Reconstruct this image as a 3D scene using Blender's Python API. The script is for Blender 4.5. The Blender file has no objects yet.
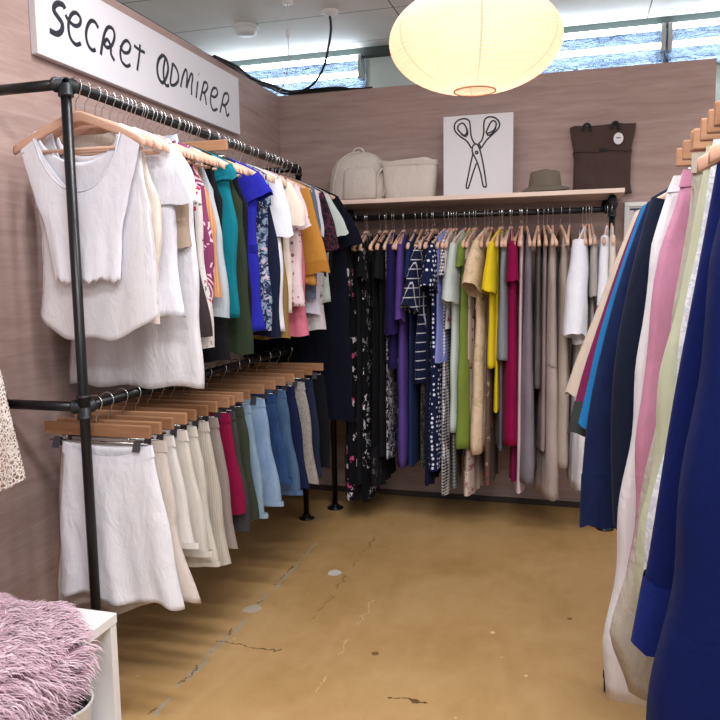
import bpy, math, random
from mathutils import Vector, Matrix
PI = math.pi
SC = bpy.context.scene
COL = SC.collection

# ------------------------------------------------------------------ helpers
def lin(h):
    h = h.lstrip('#')
    out = []
    for i in (0, 2, 4):
        c = int(h[i:i+2], 16) / 255
        out.append(c / 12.92 if c <= .04045 else ((c + .055) / 1.055) ** 2.4)
    return (*out, 1)

class MB:
    """collects geometry and links it as one mesh object"""
    def __init__(s): s.v = []; s.f = []
    def add(s, vs, fs):
        b = len(s.v); s.v += [tuple(v) for v in vs]; s.f += [tuple(i + b for i in f) for f in fs]; return s
    def box(s, x0, x1, y0, y1, z0, z1):
        return s.add([(x0,y0,z0),(x1,y0,z0),(x1,y1,z0),(x0,y1,z0),(x0,y0,z1),(x1,y0,z1),(x1,y1,z1),(x0,y1,z1)],
                     [(0,3,2,1),(4,5,6,7),(0,1,5,4),(1,2,6,5),(2,3,7,6),(3,0,4,7)])
    def tube(s, pts, r, n=10, cap=True, flat=None):
        P = [Vector(p) for p in pts]; R = r if isinstance(r, (list, tuple)) else [r] * len(P)
        vs = []; prev = None
        for i, p in enumerate(P):
            t = (P[min(i+1, len(P)-1)] - P[max(i-1, 0)]).normalized()
            if prev is None:
                a = Vector((0,0,1)) if abs(t.z) < .9 else Vector((1,0,0))
                u = t.cross(a).normalized()
            else:
                u = (prev - t * prev.dot(t)).normalized()
            prev = u; w = t.cross(u)
            for k in range(n):
                q = 2 * PI * k / n
                o = (u * math.cos(q) + w * math.sin(q)) * R[i]
                if flat: o = Vector((o.x * flat[0], o.y * flat[1], o.z * flat[2]))
                vs.append(p + o)
        fs = []
        for i in range(len(P) - 1):
            for k in range(n):
                fs.append((i*n+k, i*n+(k+1) % n, (i+1)*n+(k+1) % n, (i+1)*n+k))
        if cap:
            fs.append(tuple(range(n-1, -1, -1))); fs.append(tuple((len(P)-1)*n+k for k in range(n)))
        return s.add(vs, fs)
    def lathe(s, prof, n=24, c=(0,0,0), sx=1, sy=1, closed=False):
        vs = []
        for r, z in prof:
            for k in range(n):
                q = 2*PI*k/n; vs.append((c[0]+r*sx*math.cos(q), c[1]+r*sy*math.sin(q), c[2]+z))
        fs = []; m = len(prof)
        for i in range(m if closed else m-1):
            j = (i+1) % m
            for k in range(n): fs.append((i*n+k, i*n+(k+1) % n, j*n+(k+1) % n, j*n+k))
        return s.add(vs, fs)
    def grid(s, rows):
        m = len(rows[0]); vs = [p for r in rows for p in r]; fs = []
        for i in range(len(rows)-1):
            for k in range(m-1): fs.append((i*m+k, i*m+k+1, (i+1)*m+k+1, (i+1)*m+k))
        return s.add(vs, fs)
    def loops(s, rows, cap0=False, cap1=False):
        m = len(rows[0]); vs = [p for r in rows for p in r]; fs = []
        for i in range(len(rows)-1):
            for k in range(m): fs.append((i*m+k, i*m+(k+1) % m, (i+1)*m+(k+1) % m, (i+1)*m+k))
        if cap0: fs.append(tuple(range(m-1, -1, -1)))
        if cap1: fs.append(tuple((len(rows)-1)*m+k for k in range(m)))
        return s.add(vs, fs)
    def mesh(s, name, mat, smooth=True, weld=0):
        me = bpy.data.meshes.new(name); me.from_pydata(s.v, [], s.f)
        if weld:
            import bmesh
            bm = bmesh.new(); bm.from_mesh(me); bmesh.ops.remove_doubles(bm, verts=bm.verts, dist=weld)
            bm.to_mesh(me); bm.free()
        me.materials.append(mat); me.validate()
        me.polygons.foreach_set('use_smooth', [smooth] * len(me.polygons)); me.update()
        return me
    def build(s, name, mat, parent=None, smooth=True, weld=0, bevel=0, loc=None):
        return link(name, s.mesh(name, mat, smooth, weld), parent, bevel, loc)

def link(name, me, parent=None, bevel=0, loc=None):
    o = bpy.data.objects.new(name, me); COL.objects.link(o)
    if parent: o.parent = parent
    if loc: o.location = loc
    if bevel:
        b = o.modifiers.new('Bevel', 'BEVEL'); b.width = bevel; b.segments = 2; b.limit_method = 'ANGLE'
    return o
def tag(o, label, cat, group=None):
    o['label'] = label; o['category'] = cat
    if group: o['group'] = group
    return o
def thing(name, label, cat, loc=(0,0,0), rz=0, group=None):
    o = bpy.data.objects.new(name, None); COL.objects.link(o)
    o.location = loc; o.rotation_euler = (0, 0, rz); o.empty_display_size = .05
    return tag(o, label, cat, group)
def struct(name, mb, mat, smooth=False):
    o = mb.build(name, mat, None, smooth); o['kind'] = 'structure'; return o
def lerp(tab, z):
    """tab: list of (z, value), z descending; smooth interpolation"""
    if z >= tab[0][0]: return tab[0][1]
    for (a, va), (b, vb) in zip(tab, tab[1:]):
        if z >= b:
            t = (a - z) / (a - b); t = t*t*(3-2*t)*.2 + t*.8
            return va + (vb - va) * t
    return tab[-1][1]
def catmull(P, n=6, closed=False):
    P = [Vector(p) for p in P]; out = []
    m = len(P)
    for i in range(m if closed else m-1):
        if closed: a, b, c, d = P[i-1], P[i], P[(i+1) % m], P[(i+2) % m]
        else: a, b, c, d = P[max(i-1,0)], P[i], P[i+1], P[min(i+2, m-1)]
        for k in range(n):
            t = k/n
            out.append(.5*((2*b)+(c-a)*t+(2*a-5*b+4*c-d)*t*t+(3*b-a-3*c+d)*t**3))
    out.append(P[0] if closed else P[-1])
    return out

# ------------------------------------------------------------------ materials
class NT:
    def __init__(s, name):
        s.m = bpy.data.materials.new(name); s.m.use_nodes = True; s.t = s.m.node_tree; s.t.nodes.clear()
        s.out = s.n('ShaderNodeOutputMaterial'); s.tc = s.n('ShaderNodeTexCoord')
    def n(s, typ, **kw):
        o = s.t.nodes.new(typ)
        for k, v in kw.items():
            if k.startswith('i_'):
                key = k[2:].replace('_', ' ')
                o.inputs[int(key) if key.isdigit() else key].default_value = v
            else: setattr(o, k, v)
        return o
    def l(s, a, b): s.t.links.new(a, b)
    def val(s, sock, v):
        if hasattr(v, 'is_output') or isinstance(v, bpy.types.NodeSocket): s.l(v, sock)
        else: sock.default_value = v
    def math(s, op, a, b=0., c=None, clamp=False):
        o = s.n('ShaderNodeMath', operation=op, use_clamp=clamp); s.val(o.inputs[0], a); s.val(o.inputs[1], b)
        if c is not None: s.val(o.inputs[2], c)
        return o.outputs[0]
    def mix(s, f, a, b, mode='MIX'):
        o = s.n('ShaderNodeMix', data_type='RGBA', blend_type=mode)
        s.val(o.inputs[0], f); s.val(o.inputs[6], a); s.val(o.inputs[7], b); return o.outputs[2]
    def mapping(s, scale=(1,1,1), rot=(0,0,0), loc=(0,0,0)):
        o = s.n('ShaderNodeMapping'); s.l(s.tc.outputs['Object'], o.inputs[0])
        o.inputs['Scale'].default_value = scale; o.inputs['Rotation'].default_value = rot; o.inputs['Location'].default_value = loc
        return o.outputs[0]
    def noise(s, scale, detail=3, vec=None, rough=.55, dist=0):
        o = s.n('ShaderNodeTexNoise'); o.inputs['Scale'].default_value = scale; o.inputs['Detail'].default_value = detail
        o.inputs['Roughness'].default_value = rough; o.inputs['Distortion'].default_value = dist
        s.l(vec if vec else s.tc.outputs['Object'], o.inputs['Vector']); return o.outputs[0]
    def ramp(s, f, stops):
        o = s.n('ShaderNodeValToRGB'); s.l(f, o.inputs[0]); e = o.color_ramp.elements
        while len(e) < len(stops): e.new(.5)
        for q, (p, c) in zip(e, stops): q.position = p; q.color = c if len(c) == 4 else (*c, 1)
        return o.outputs[0]
    def step(s, f, lo, hi):
        o = s.n('ShaderNodeMapRange'); s.l(f, o.inputs[0]); o.inputs[1].default_value = lo; o.inputs[2].default_value = hi
        return o.outputs[0]
    def principled(s, col, rough=.6, metal=0., bump=None, bstr=.3, bdist=.01, **kw):
        p = s.n('ShaderNodeBsdfPrincipled'); s.val(p.inputs['Base Color'], col); s.val(p.inputs['Roughness'], rough)
        p.inputs['Metallic'].default_value = metal
        for k, v in kw.items(): s.val(p.inputs[k.replace('_', ' ')], v)
        if bump is not None:
            b = s.n('ShaderNodeBump'); b.inputs['Strength'].default_value = bstr; b.inputs['Distance'].default_value = bdist
            s.l(bump, b.inputs['Height']); s.l(b.outputs[0], p.inputs['Normal'])
        s.l(p.outputs[0], s.out.inputs[0]); s.p = p
        return s.m

_fab = {}
def fabric(c, pat=None, c2='#ffffff', c3=None, k=1., rough=.88, wr=.5):
    key = (c, pat, c2, c3, k, rough, wr)
    if key in _fab: return _fab[key]
    s = NT('fabric_' + (pat or 'plain')); col = lin(c)
    sep = s.n('ShaderNodeSeparateXYZ'); s.l(s.tc.outputs['Object'], sep.inputs[0]); X, Y, Z = sep.outputs
    H = s.math('ADD', s.math('MULTIPLY', X, 1.), s.math('MULTIPLY', Y, 1.6))
    def lines(co, freq, w):
        return s.math('LESS_THAN', s.math('FRACT', s.math('MULTIPLY', co, freq)), w)
    if pat == 'dots':
        v = s.n('ShaderNodeTexVoronoi'); v.inputs['Scale'].default_value = 42*k; v.inputs['Randomness'].default_value = .35
        s.l(s.tc.outputs['Object'], v.inputs['Vector'])
        col = s.mix(s.math('LESS_THAN', v.outputs['Distance'], .3), col, lin(c2))
    elif pat == 'floral':
        for sc, cc, th in ((26*k, c2, .32), (17*k, c3 or c2, .24)):
            v = s.n('ShaderNodeTexVoronoi'); v.inputs['Scale'].default_value = sc
            nz = s.n('ShaderNodeMix', data_type='VECTOR'); nz.inputs[0].default_value = .06
            t = s.n('ShaderNodeTexNoise'); t.inputs['Scale'].default_value = 60; s.l(s.tc.outputs['Object'], t.inputs['Vector'])
            s.l(s.tc.outputs['Object'], nz.inputs[4]); s.l(t.outputs['Color'], nz.inputs[5]); s.l(nz.outputs[1], v.inputs['Vector'])
            pick = s.math('GREATER_THAN', s.noise(7*k, 1), .5)
            col = s.mix(s.math('MULTIPLY', s.math('LESS_THAN', v.outputs['Distance'], th), pick), col, lin(cc))
    elif pat == 'check':
        col = s.mix(s.math('MAXIMUM', lines(H, 14*k, .1), lines(Z, 14*k, .1)), col, lin(c2))
    elif pat == 'gingham':
        g = s.math('ADD', lines(H, 55*k, .5), lines(Z, 55*k, .5))
        col = s.mix(s.math('MULTIPLY', g, .5), col, lin(c2))
    elif pat == 'stripe':
        col = s.mix(lines(H, 30*k, .45), col, lin(c2))
    elif pat == 'print':
        t = s.noise(24*k, 3, None, .6, 1.2)
        col = s.mix(s.step(t, .5, .54), col, lin(c2))
        if c3:
            t2 = s.noise(14*k, 3, s.mapping(loc=(3,1,2)), .6, 1.5); col = s.mix(s.step(t2, .56, .6), col, lin(c3))
    elif pat == 'sunburst':
        v = s.n('ShaderNodeTexVoronoi'); v.inputs['Scale'].default_value = 9*k; s.l(s.tc.outputs['Object'], v.inputs['Vector'])
        w = s.math('SINE', s.math('MULTIPLY', v.outputs['Distance'], 60.))
        col = s.mix(s.math('MULTIPLY', s.math('GREATER_THAN', w, .3), s.math('GREATER_THAN', s.noise(4), .5)), col, lin(c2))
    elif pat == 'denim':
        v = s.noise(9, 4, s.mapping((1.5, 1.5, .5)), .7)
        col = s.mix(s.math('MULTIPLY', s.step(v, .38, .75), .7), col, lin(c2))
        f = s.noise(260, 2, s.mapping((1, 1, .25)))
        col = s.mix(s.math('MULTIPLY', f, .25), col, lin(c2))
    # cloth is never one flat tone: soft wear variation and slubs
    n1 = s.noise(9, 3); n2 = s.noise(170, 2, s.mapping((1, 1, .12)))
    vv = s.math('ADD', s.math('MULTIPLY', n1, .16), s.math('MULTIPLY', n2, .14)); vv = s.math('ADD', vv, .85)
    hs = s.n('ShaderNodeHueSaturation'); s.val(hs.inputs['Color'], col); s.l(vv, hs.inputs['Value'])
    b1 = s.math('ADD', s.noise(15, 4, s.mapping((1.2, 1.2, .6)), .6, .6), s.noise(5, 2, s.mapping((1.4, 1.4, .8)), .5, 1.0)); b2 = s.noise(330, 1)
    bump = s.math('ADD', b1, s.math('MULTIPLY', b2, .05))
    m = s.principled(hs.outputs[0], rough, 0, bump, wr*.75, .014, Sheen_Weight=.02, Sheen_Roughness=.5, Specular_IOR_Level=.12)
    _fab[key] = m
    return m

def plain(name, c, rough=.5, metal=0., var=.0, scale=8, bstr=0., **kw):
    s = NT(name); col = lin(c)
    if var:
        n = s.noise(scale, 4)
        hs = s.n('ShaderNodeHueSaturation'); hs.inputs['Color'].default_value = col
        s.l(s.math('ADD', s.math('MULTIPLY', n, var*2), 1-var), hs.inputs['Value']); col = hs.outputs[0]
    return s.principled(col, rough, metal, s.noise(scale*6, 3) if bstr else None, bstr, .004, **kw)

def wood(name, c1, c2, scale=1., rough=.5, axis=0):
    s = NT(name)
    sc = [28*scale]*3; sc[axis] = 2.2*scale
    n = s.noise(1, 5, s.mapping(tuple(sc)), .6, .5)
    w = s.noise(4, 3, s.mapping(tuple(.6*q for q in sc)))
    o = s.n('ShaderNodeObjectInfo')
    f = s.math('ADD', s.math('MULTIPLY', n, .75), s.math('MULTIPLY', o.outputs['Random'], .35))
    col = s.ramp(f, [(.25, lin(c1)), (.75, lin(c2))])
    return s.principled(col, rough, 0, n, .12, .003, Specular_IOR_Level=.35)

def plywood(name, ax):
    s = NT(name)
    sc = [1.3, 1.3, 15.]
    n = s.noise(1.7, 7, s.mapping(tuple(sc)), .66, .7)
    big = s.noise(.9, 2, s.mapping((1, 1, 1.6)))
    fine = s.noise(9, 4, s.mapping((1.4, 1.4, 30)), .75)
    f = s.math('ADD', s.math('MULTIPLY', n, .6), s.math('ADD', s.math('MULTIPLY', big, .3), s.math('MULTIPLY', fine, .26)))
    col = s.ramp(f, [(.32, lin('#876e69')), (.5, lin('#9d847e')), (.68, lin('#ae9790'))])
    # sheet joints every 1.22 m
    sep = s.n('ShaderNodeSeparateXYZ'); s.l(s.tc.outputs['Object'], sep.inputs[0])
    if ax == 1:
        j = s.math('FRACT', s.math('DIVIDE', s.math('ADD', sep.outputs[ax], 8.9), 2.44))
        col = s.mix(s.math('MULTIPLY', s.math('LESS_THAN', j, .0012), .6), col, lin('#4a3733'))
    return s.principled(col, .62, 0, n, .1, .004, Specular_IOR_Level=.25)

def floor_mat():
    s = NT('painted_concrete')
    sep = s.n('ShaderNodeSeparateXYZ'); s.l(s.tc.outputs['Object'], sep.inputs[0]); X, Y, Z = sep.outputs
    n = s.noise(1.3, 5, None, .6, .6); n2 = s.noise(9, 4); st = s.noise(3.2, 5, s.mapping((2.2, .8, 1)), .65, 1.0)
    f = s.math('ADD', s.math('MULTIPLY', n, .55), s.math('ADD', s.math('MULTIPLY', n2, .2), s.math('MULTIPLY', st, .3)))
    col = s.ramp(f, [(.34, lin('#9f7c4a')), (.52, lin('#b18e5e')), (.7, lin('#bd9c6e'))])
    wob = s.math('MULTIPLY', s.math('SUBTRACT', s.noise(5, 4, None, .7), .5), .09)
    wob2 = s.math('MULTIPLY', s.math('SUBTRACT', s.noise(14, 4, s.mapping(loc=(4, 2, 0)), .7), .5), .10)
    brk = s.noise(7, 3, s.mapping(loc=(1, 7, 0)))
    def crack(co, at, lo, hi, along, w, gap):
        d = s.math('ABSOLUTE', s.math('ADD', s.math('SUBTRACT', co, at), wob if w > .004 else wob2))
        m = s.math('LESS_THAN', d, s.math('MULTIPLY', brk, w*2.2))
        m = s.math('MULTIPLY', m, s.math('GREATER_THAN', along, lo)); m = s.math('MULTIPLY', m, s.math('LESS_THAN', along, hi))
        return s.math('MULTIPLY', m, s.math('GREATER_THAN', brk, gap))
    col = s.mix(crack(X, -1.33, .6, 3.7, Y, .0065, .42), col, lin('#a59a86'))
    col = s.mix(crack(X, -1.34, .6, 3.7, Y, .0038, .52), col, lin('#7f6440'))
    col = s.mix(crack(X, -1.05, 2.7, 3.9, Y, .0026, .5), col, lin('#8a6b42'))
    col = s.mix(crack(Y, 2.55, -1.36, -1.08, X, .0036, .36), col, lin('#745a3a'))
    col = s.mix(crack(Y, 2.34, -.6, -.46, X, .004, .3), col, lin('#5d4326'))
    col = s.mix(crack(X, -.85, 2.3, 3.1, Y, .002, .5), col, lin('#cdb084'))
    def spot(x, y, r, c, q):
        nonlocal col
        a = s.math('POWER', s.math('SUBTRACT', X, x), 2.); b = s.math('POWER', s.math('SUBTRACT', Y, y), 2.)
        d = s.math('ADD', s.math('SQRT', s.math('ADD', a, b)), s.math('MULTIPLY', wob2, .6))
        col = s.mix(s.math('MULTIPLY', s.math('LESS_THAN', d, r), q), col, lin(c))
    spot(-1.114, 3.32, .034, '#cbc6c0', .9); spot(-1.34, 2.86, .04, '#b9b2a8', .7); spot(-.72, 2.62, .012, '#5d4326', .8)
    spot(-.3, 2.9, .01, '#e0cda4', .8); spot(-.5, 2.34, .014, '#5d4326', .8); spot(.0, 3.1, .008, '#5d4326', .8); spot(-.15, 2.6, .007, '#e0cda4', .8)
    sp = s.n('ShaderNodeTexVoronoi'); sp.inputs['Scale'].default_value = 5.5; s.l(s.tc.outputs['Object'], sp.inputs['Vector'])
    col = s.mix(s.math('MULTIPLY', s.math('LESS_THAN', sp.outputs['Distance'], .035), .5), col, lin('#d9c08e'))
    return s.principled(col, s.math('ADD', s.math('MULTIPLY', st, .3), .3), 0, s.math('ADD', n2, st), .12, .01, Specular_IOR_Level=.35)

def ceiling_mat():
    s = NT('ceiling_panel')
    sep = s.n('ShaderNodeSeparateXYZ'); s.l(s.tc.outputs['Object'], sep.inputs[0]); X, Y, Z = sep.outputs
    n = s.noise(2.2, 4)
    col = s.ramp(n, [(.3, lin('#d6d8d8')), (.7, lin('#e2e4e4'))])
    a = s.math('LESS_THAN', s.math('FRACT', s.math('DIVIDE', s.math('ADD', Y, 9.99), .555)), .012)
    b = s.math('LESS_THAN', s.math('FRACT', s.math('DIVIDE', s.math('ADD', X, 12.66), 1.45)), .005)
    col = s.mix(s.math('MAXIMUM', a, b), col, lin('#4c4d4c'))
    return s.principled(col, .7)

M = {}
M['floor'] = floor_mat(); M['ceiling'] = ceiling_mat(); M['ply_l'] = plywood('plywood_side', 1); M['ply_b'] = plywood('plywood_end', 0)
M['far'] = plain('painted_block', '#ced8d2', .8, 0, .05)
M['dark_trim'] = plain('dark_green_trim', '#3f4a47', .6)
M['pipe'] = plain('black_pipe', '#0e1015', .34, .2, .12, 14, .06)
M['fit'] = plain('galvanised_dark', '#2b2d31', .42, .5, .2, 30, .2)
M['steel'] = plain('hook_steel', '#c9c9c8', .25, 1.)
M['wood_h'] = wood('hanger_beech', '#b88b74', '#d9b39e', 1., .45)
M['wood_c'] = wood('hanger_oak', '#7f583c', '#ad8262', 1., .5)
M['wood_s'] = wood('shelf_pine', '#d3b7a8', '#ead6ca', .6, .55)
M['board'] = plain('white_board', '#d9d7dd', .6, 0, .03, 3)
M['ink'] = plain('black_ink', '#1c1d2b', .6)
M['edge'] = plain('board_edge', '#b9b4b4', .7)
M['white'] = plain('white_laminate', '#e2e1e2', .4)
M['clip'] = plain('clip_metal', '#55545a', .4, .7)
M['black'] = plain('black_plastic', '#141416', .45)
M['blackcloth'] = plain('black_webbing', '#18171a', .8)

# ------------------------------------------------------------------ hangers and garments
def shz(x):
    """height of a shoulder hanger's top edge below the rail"""
    a = abs(x); return -.074 - max(0, a - .02) * .40 - max(0, a-.14)**2 * .9

def rrect(cx, cz, hy, hz, n=12):
    out = []
    for k in range(n):
        q = 2*PI*k/n; c, sn = math.cos(q), math.sin(q)
        out.append((cx, hy*math.copysign(abs(c)**.6, c), cz + hz*math.copysign(abs(sn)**.6, sn)))
    return out
_hm = {}
def hanger_meshes():
    if _hm: return _hm
    b = MB(); rows = []
    for i in range(25):
        x = -.238 + .476*i/24; a = abs(x)/.238
        hz = .017 - .004*a; hy = .006 + .003*a**3
        rows.append(rrect(x, shz(x) - hz, hy, hz))
    b.loops(rows, True, True); _hm['arms'] = b.mesh('arms', M['wood_h'])
    _hm['bar'] = MB().tube([(-.205, 0, -.192), (.205, 0, -.192)], .0055, 8).mesh('trouser_bar', M['wood_h'])
    hk = [(0,0,-.085),(0,0,-.05),(.004,0,-.038),(.014,0,-.03)] + [(.0255*math.cos(q), 0, .0255*math.sin(q)+.004) for q in [(-45+i*18)*PI/180 for i in range(15)]]
    _hm['hook'] = MB().tube(hk, .0019, 6).mesh('hook', M['steel'])
    _hm['block'] = MB().box(-.203,.203,-.008,.008,-.108,-.066).mesh('bar', M['wood_c'], False)
    r = MB().tube([(-.19,0,-.128),(.19,0,-.128)], .003, 6); r.tube([(-.12,0,-.106),(-.12,0,-.128)], .003, 6); r.tube([(.12,0,-.106),(.12,0,-.128)], .003, 6)
    _hm['rod'] = r.mesh('clip_rod', M['steel'])
    c = MB()
    for sy in (-1, 1):
        c.add([(-.012, sy*.0035, -.118), (.012, sy*.0035, -.118), (.014, sy*.0155, -.152), (-.014, sy*.0155, -.152),
               (-.012, sy*.0065, -.118), (.012, sy*.0065, -.118), (.014, sy*.0185, -.152), (-.014, sy*.0185, -.152)],
              [(0,1,2,3),(4,7,6,5),(0,4,5,1),(1,5,6,2),(2,6,7,3),(3,7,4,0)])
    c.box(-.012, .012, -.006, .006, -.122, -.118)
    _hm['clip'] = c.mesh('clip', M['clip'], False)
    return _hm
def hanger(loc, rz, short, group, clip=False, z_extra=0):
    h = hanger_meshes()
    o = thing('clip_hanger' if clip else 'wooden_hanger', ('wooden clip hanger holding ' if clip else 'wooden hanger carrying ') + short, 'hanger', loc, rz, group)
    link('hook', h['hook'], o)
    if clip:
        link('bar', h['block'], o, .003); link('clip_rod', h['rod'], o)
        for x in (-.155, .155): link('clip', h['clip'], o, 0, (x, 0, 0))
    else:
        link('arms', h['arms'], o); link('trouser_bar', h['bar'], o)
    return o

def ztop_fn(p):
    top, W = p['top'], p['W']
    nw, nd, ndb, sw, ad = p['nw'], p['nd'], p['ndb'], p['sw'], p['ad']
    def f(x, side):
        a = abs(x)
        if top == 'waist':
            return p['wz'] - (p['sag'] if side < 0 else p['sag']*.3) * max(0, 1-(x/W)**2)
        if a < nw:
            q = (a/nw)
            return shz(nw) + .007 - (nd if side < 0 else ndb) * max(0, 1-q**p['np'])**.6
        if top == 'tank' and a > sw:
            q = min(1, (a-sw)/max(1e-4, W-sw))
            return shz(sw) + .007 - ad * (q**.45)
        return shz(a) + .007
    return f

DEF = dict(top='shirt', W=.245, nw=.075, nd=.06, ndb=.015, np=2.5, sw=.14, ad=.17, wz=-.132, sag=0., hem=-.6, hemf=None, hemb=0,
           hw=None, xl=None, th=None, A=.006, k=3.3, crotch=None, nr=26, nc=26, wav=.006, slant=0)
def body_mb(p, seed):
    rnd = random.Random(seed); ph = [rnd.uniform(0, 6.28) for _ in range(8)]
    W = p['W']; f = ztop_fn(p)
    hw = p['hw'] or [(0, W), (p['hem'], W)]
    th = p['th'] or [(-.1, .011), (-.3, .016), (p['hem'], .02)]
    xl = p['xl']
    S = [-1 + 2*i/p['nc'] for i in range(p['nc']+1)]
    e = .012
    if p['top'] != 'waist':
        for b in (p['nw'], p['sw']):
            for sg in (-1, 1): S += [sg*(b/W - e), sg*(b/W + e)]
    if p['crotch'] is not None: S += [-.03, -.012, .012, .03]
    S = sorted(set(round(min(1, max(-1, q)), 4) for q in S))
    mb = MB()
    for side in (-1, 1):
        rows = []
        for i in range(p['nr']+1):
            t = i/p['nr']; row = []
            for s_ in S:
                x0 = s_*W; zt = f(x0, side)
                zb = p['hem'] + (p['hemf'](s_) if p['hemf'] else 0) + p['slant']*s_ + (p['hemb'] if side > 0 else 0) * (1 if p['hemb'] < 0 else 1)
                if p['crotch'] is not None and abs(s_) < .02: zb = p['crotch']
                z = zt + (zb - zt)*t
                r = lerp(hw, z); l = -r
                if xl: l = lerp(xl, z)
                wx = p['wav'] * math.sin(z*17 + ph[0] + s_*1.5) * min(1, t*2)
                x = l + (r - l)*(s_+1)/2 + wx
                d = lerp(th, z)
                sq = max(0, 1-abs(s_)**3)**.5
                isneck = p['top'] != 'waist' and abs(x0) < p['nw']
                q = min(1, math.sqrt(max(0, (zt - z))/.035))
                if isneck or p['top'] == 'waist': q = max(q, .75)
                y = d*sq*q
                fa = p['A'] * t**1.2 * max(0, 1-s_**6)
                y += fa*(1+math.sin(p['k']*s_*PI + ph[1+(side > 0)] + .8*math.sin(z*4+ph[3])))
                y += fa*.5*(1+math.sin(p['k']*2.3*s_*PI + ph[5] + z*3))
                zz = z + (.006*math.sin(s_*9+ph[4]) * t**6)
                row.append((x, side*y, zz))
            rows.append(row)
        if side > 0: rows = [r[::-1] for r in rows]
        mb.grid(rows)
    return mb

def band(p, z0, z1, off=.003, n=40):
    """loop of cloth around the garment between two heights: waistband, hem band, peplum"""
    W = p['W']; hw = p['hw'] or [(0, W), (p['hem'], W)]; th = p['th'] or [(-.1, .011), (-.3, .016), (p['hem'], .02)]
    rows = []
    for i in range(4):
        z = z0 + (z1-z0)*i/3; r = lerp(hw, z); l = lerp(p['xl'], z) if p['xl'] else -r; d = lerp(th, z)
        row = []
        for k in range(n):
            q = 2*PI*k/n; c, sn = math.cos(q), math.sin(q)
            x = (l+r)/2 + (r-l+2*off)/2*math.copysign(abs(c)**.75, c)
            s_ = math.copysign(abs(c)**.75, c)
            sag = p['sag']*(1-s_*s_)*(1 if sn < 0 else .3) if p['top'] == 'waist' else 0
            row.append((x, (d*.9+off)*math.copysign(abs(sn)**.7, sn), z - sag))
        rows.append(row)
    return MB().loops(rows)

def sleeve_mb(side, W, L, ang, r0, r1, d, seed, bend=.25, z0=None, x0=None, puff=0):
    rnd = random.Random(seed); ph = rnd.uniform(0, 6)
    cx = side*(W + .004 - r0*math.sin(ang)) if x0 is None else x0
    zc = (shz(W) + .006 - r0*math.cos(ang)) if z0 is None else z0
    pos = Vector((cx, 0, zc)); rows = []; N = 12; n = 18
    for i in range(N+1):
        u = i/N; a = ang + bend*u
        dr = Vector((side*math.cos(a), 0, -math.sin(a))); nn = Vector((side*math.sin(a), 0, math.cos(a)))
        if i: pos = pos + dr*(L/N)
        ra = r0 + (r1-r0)*u + puff*math.sin(PI*u); dd = d*(.75+.35*u) + puff*.4*math.sin(PI*u); row = []
        for k in range(n):
            q = 2*PI*k/n; c, sn = math.cos(q), math.sin(q)
            wr = 1 + .10*math.sin(3*q + ph + 5*u)*u + .05*math.sin(14*u+ph+q)
            row.append(pos + dr*((.006*math.sin(2*q+ph) + .004*math.sin(5*q+ph*2))*u**3) + nn*(ra*(1+.05*math.sin(9*u+ph)*u)*math.copysign(abs(c)**.8, c)) + Vector((0, dd*wr*math.copysign(abs(sn)**.8, sn), 0)))
        rows.append(row)
    return MB().loops(rows), rows

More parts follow.
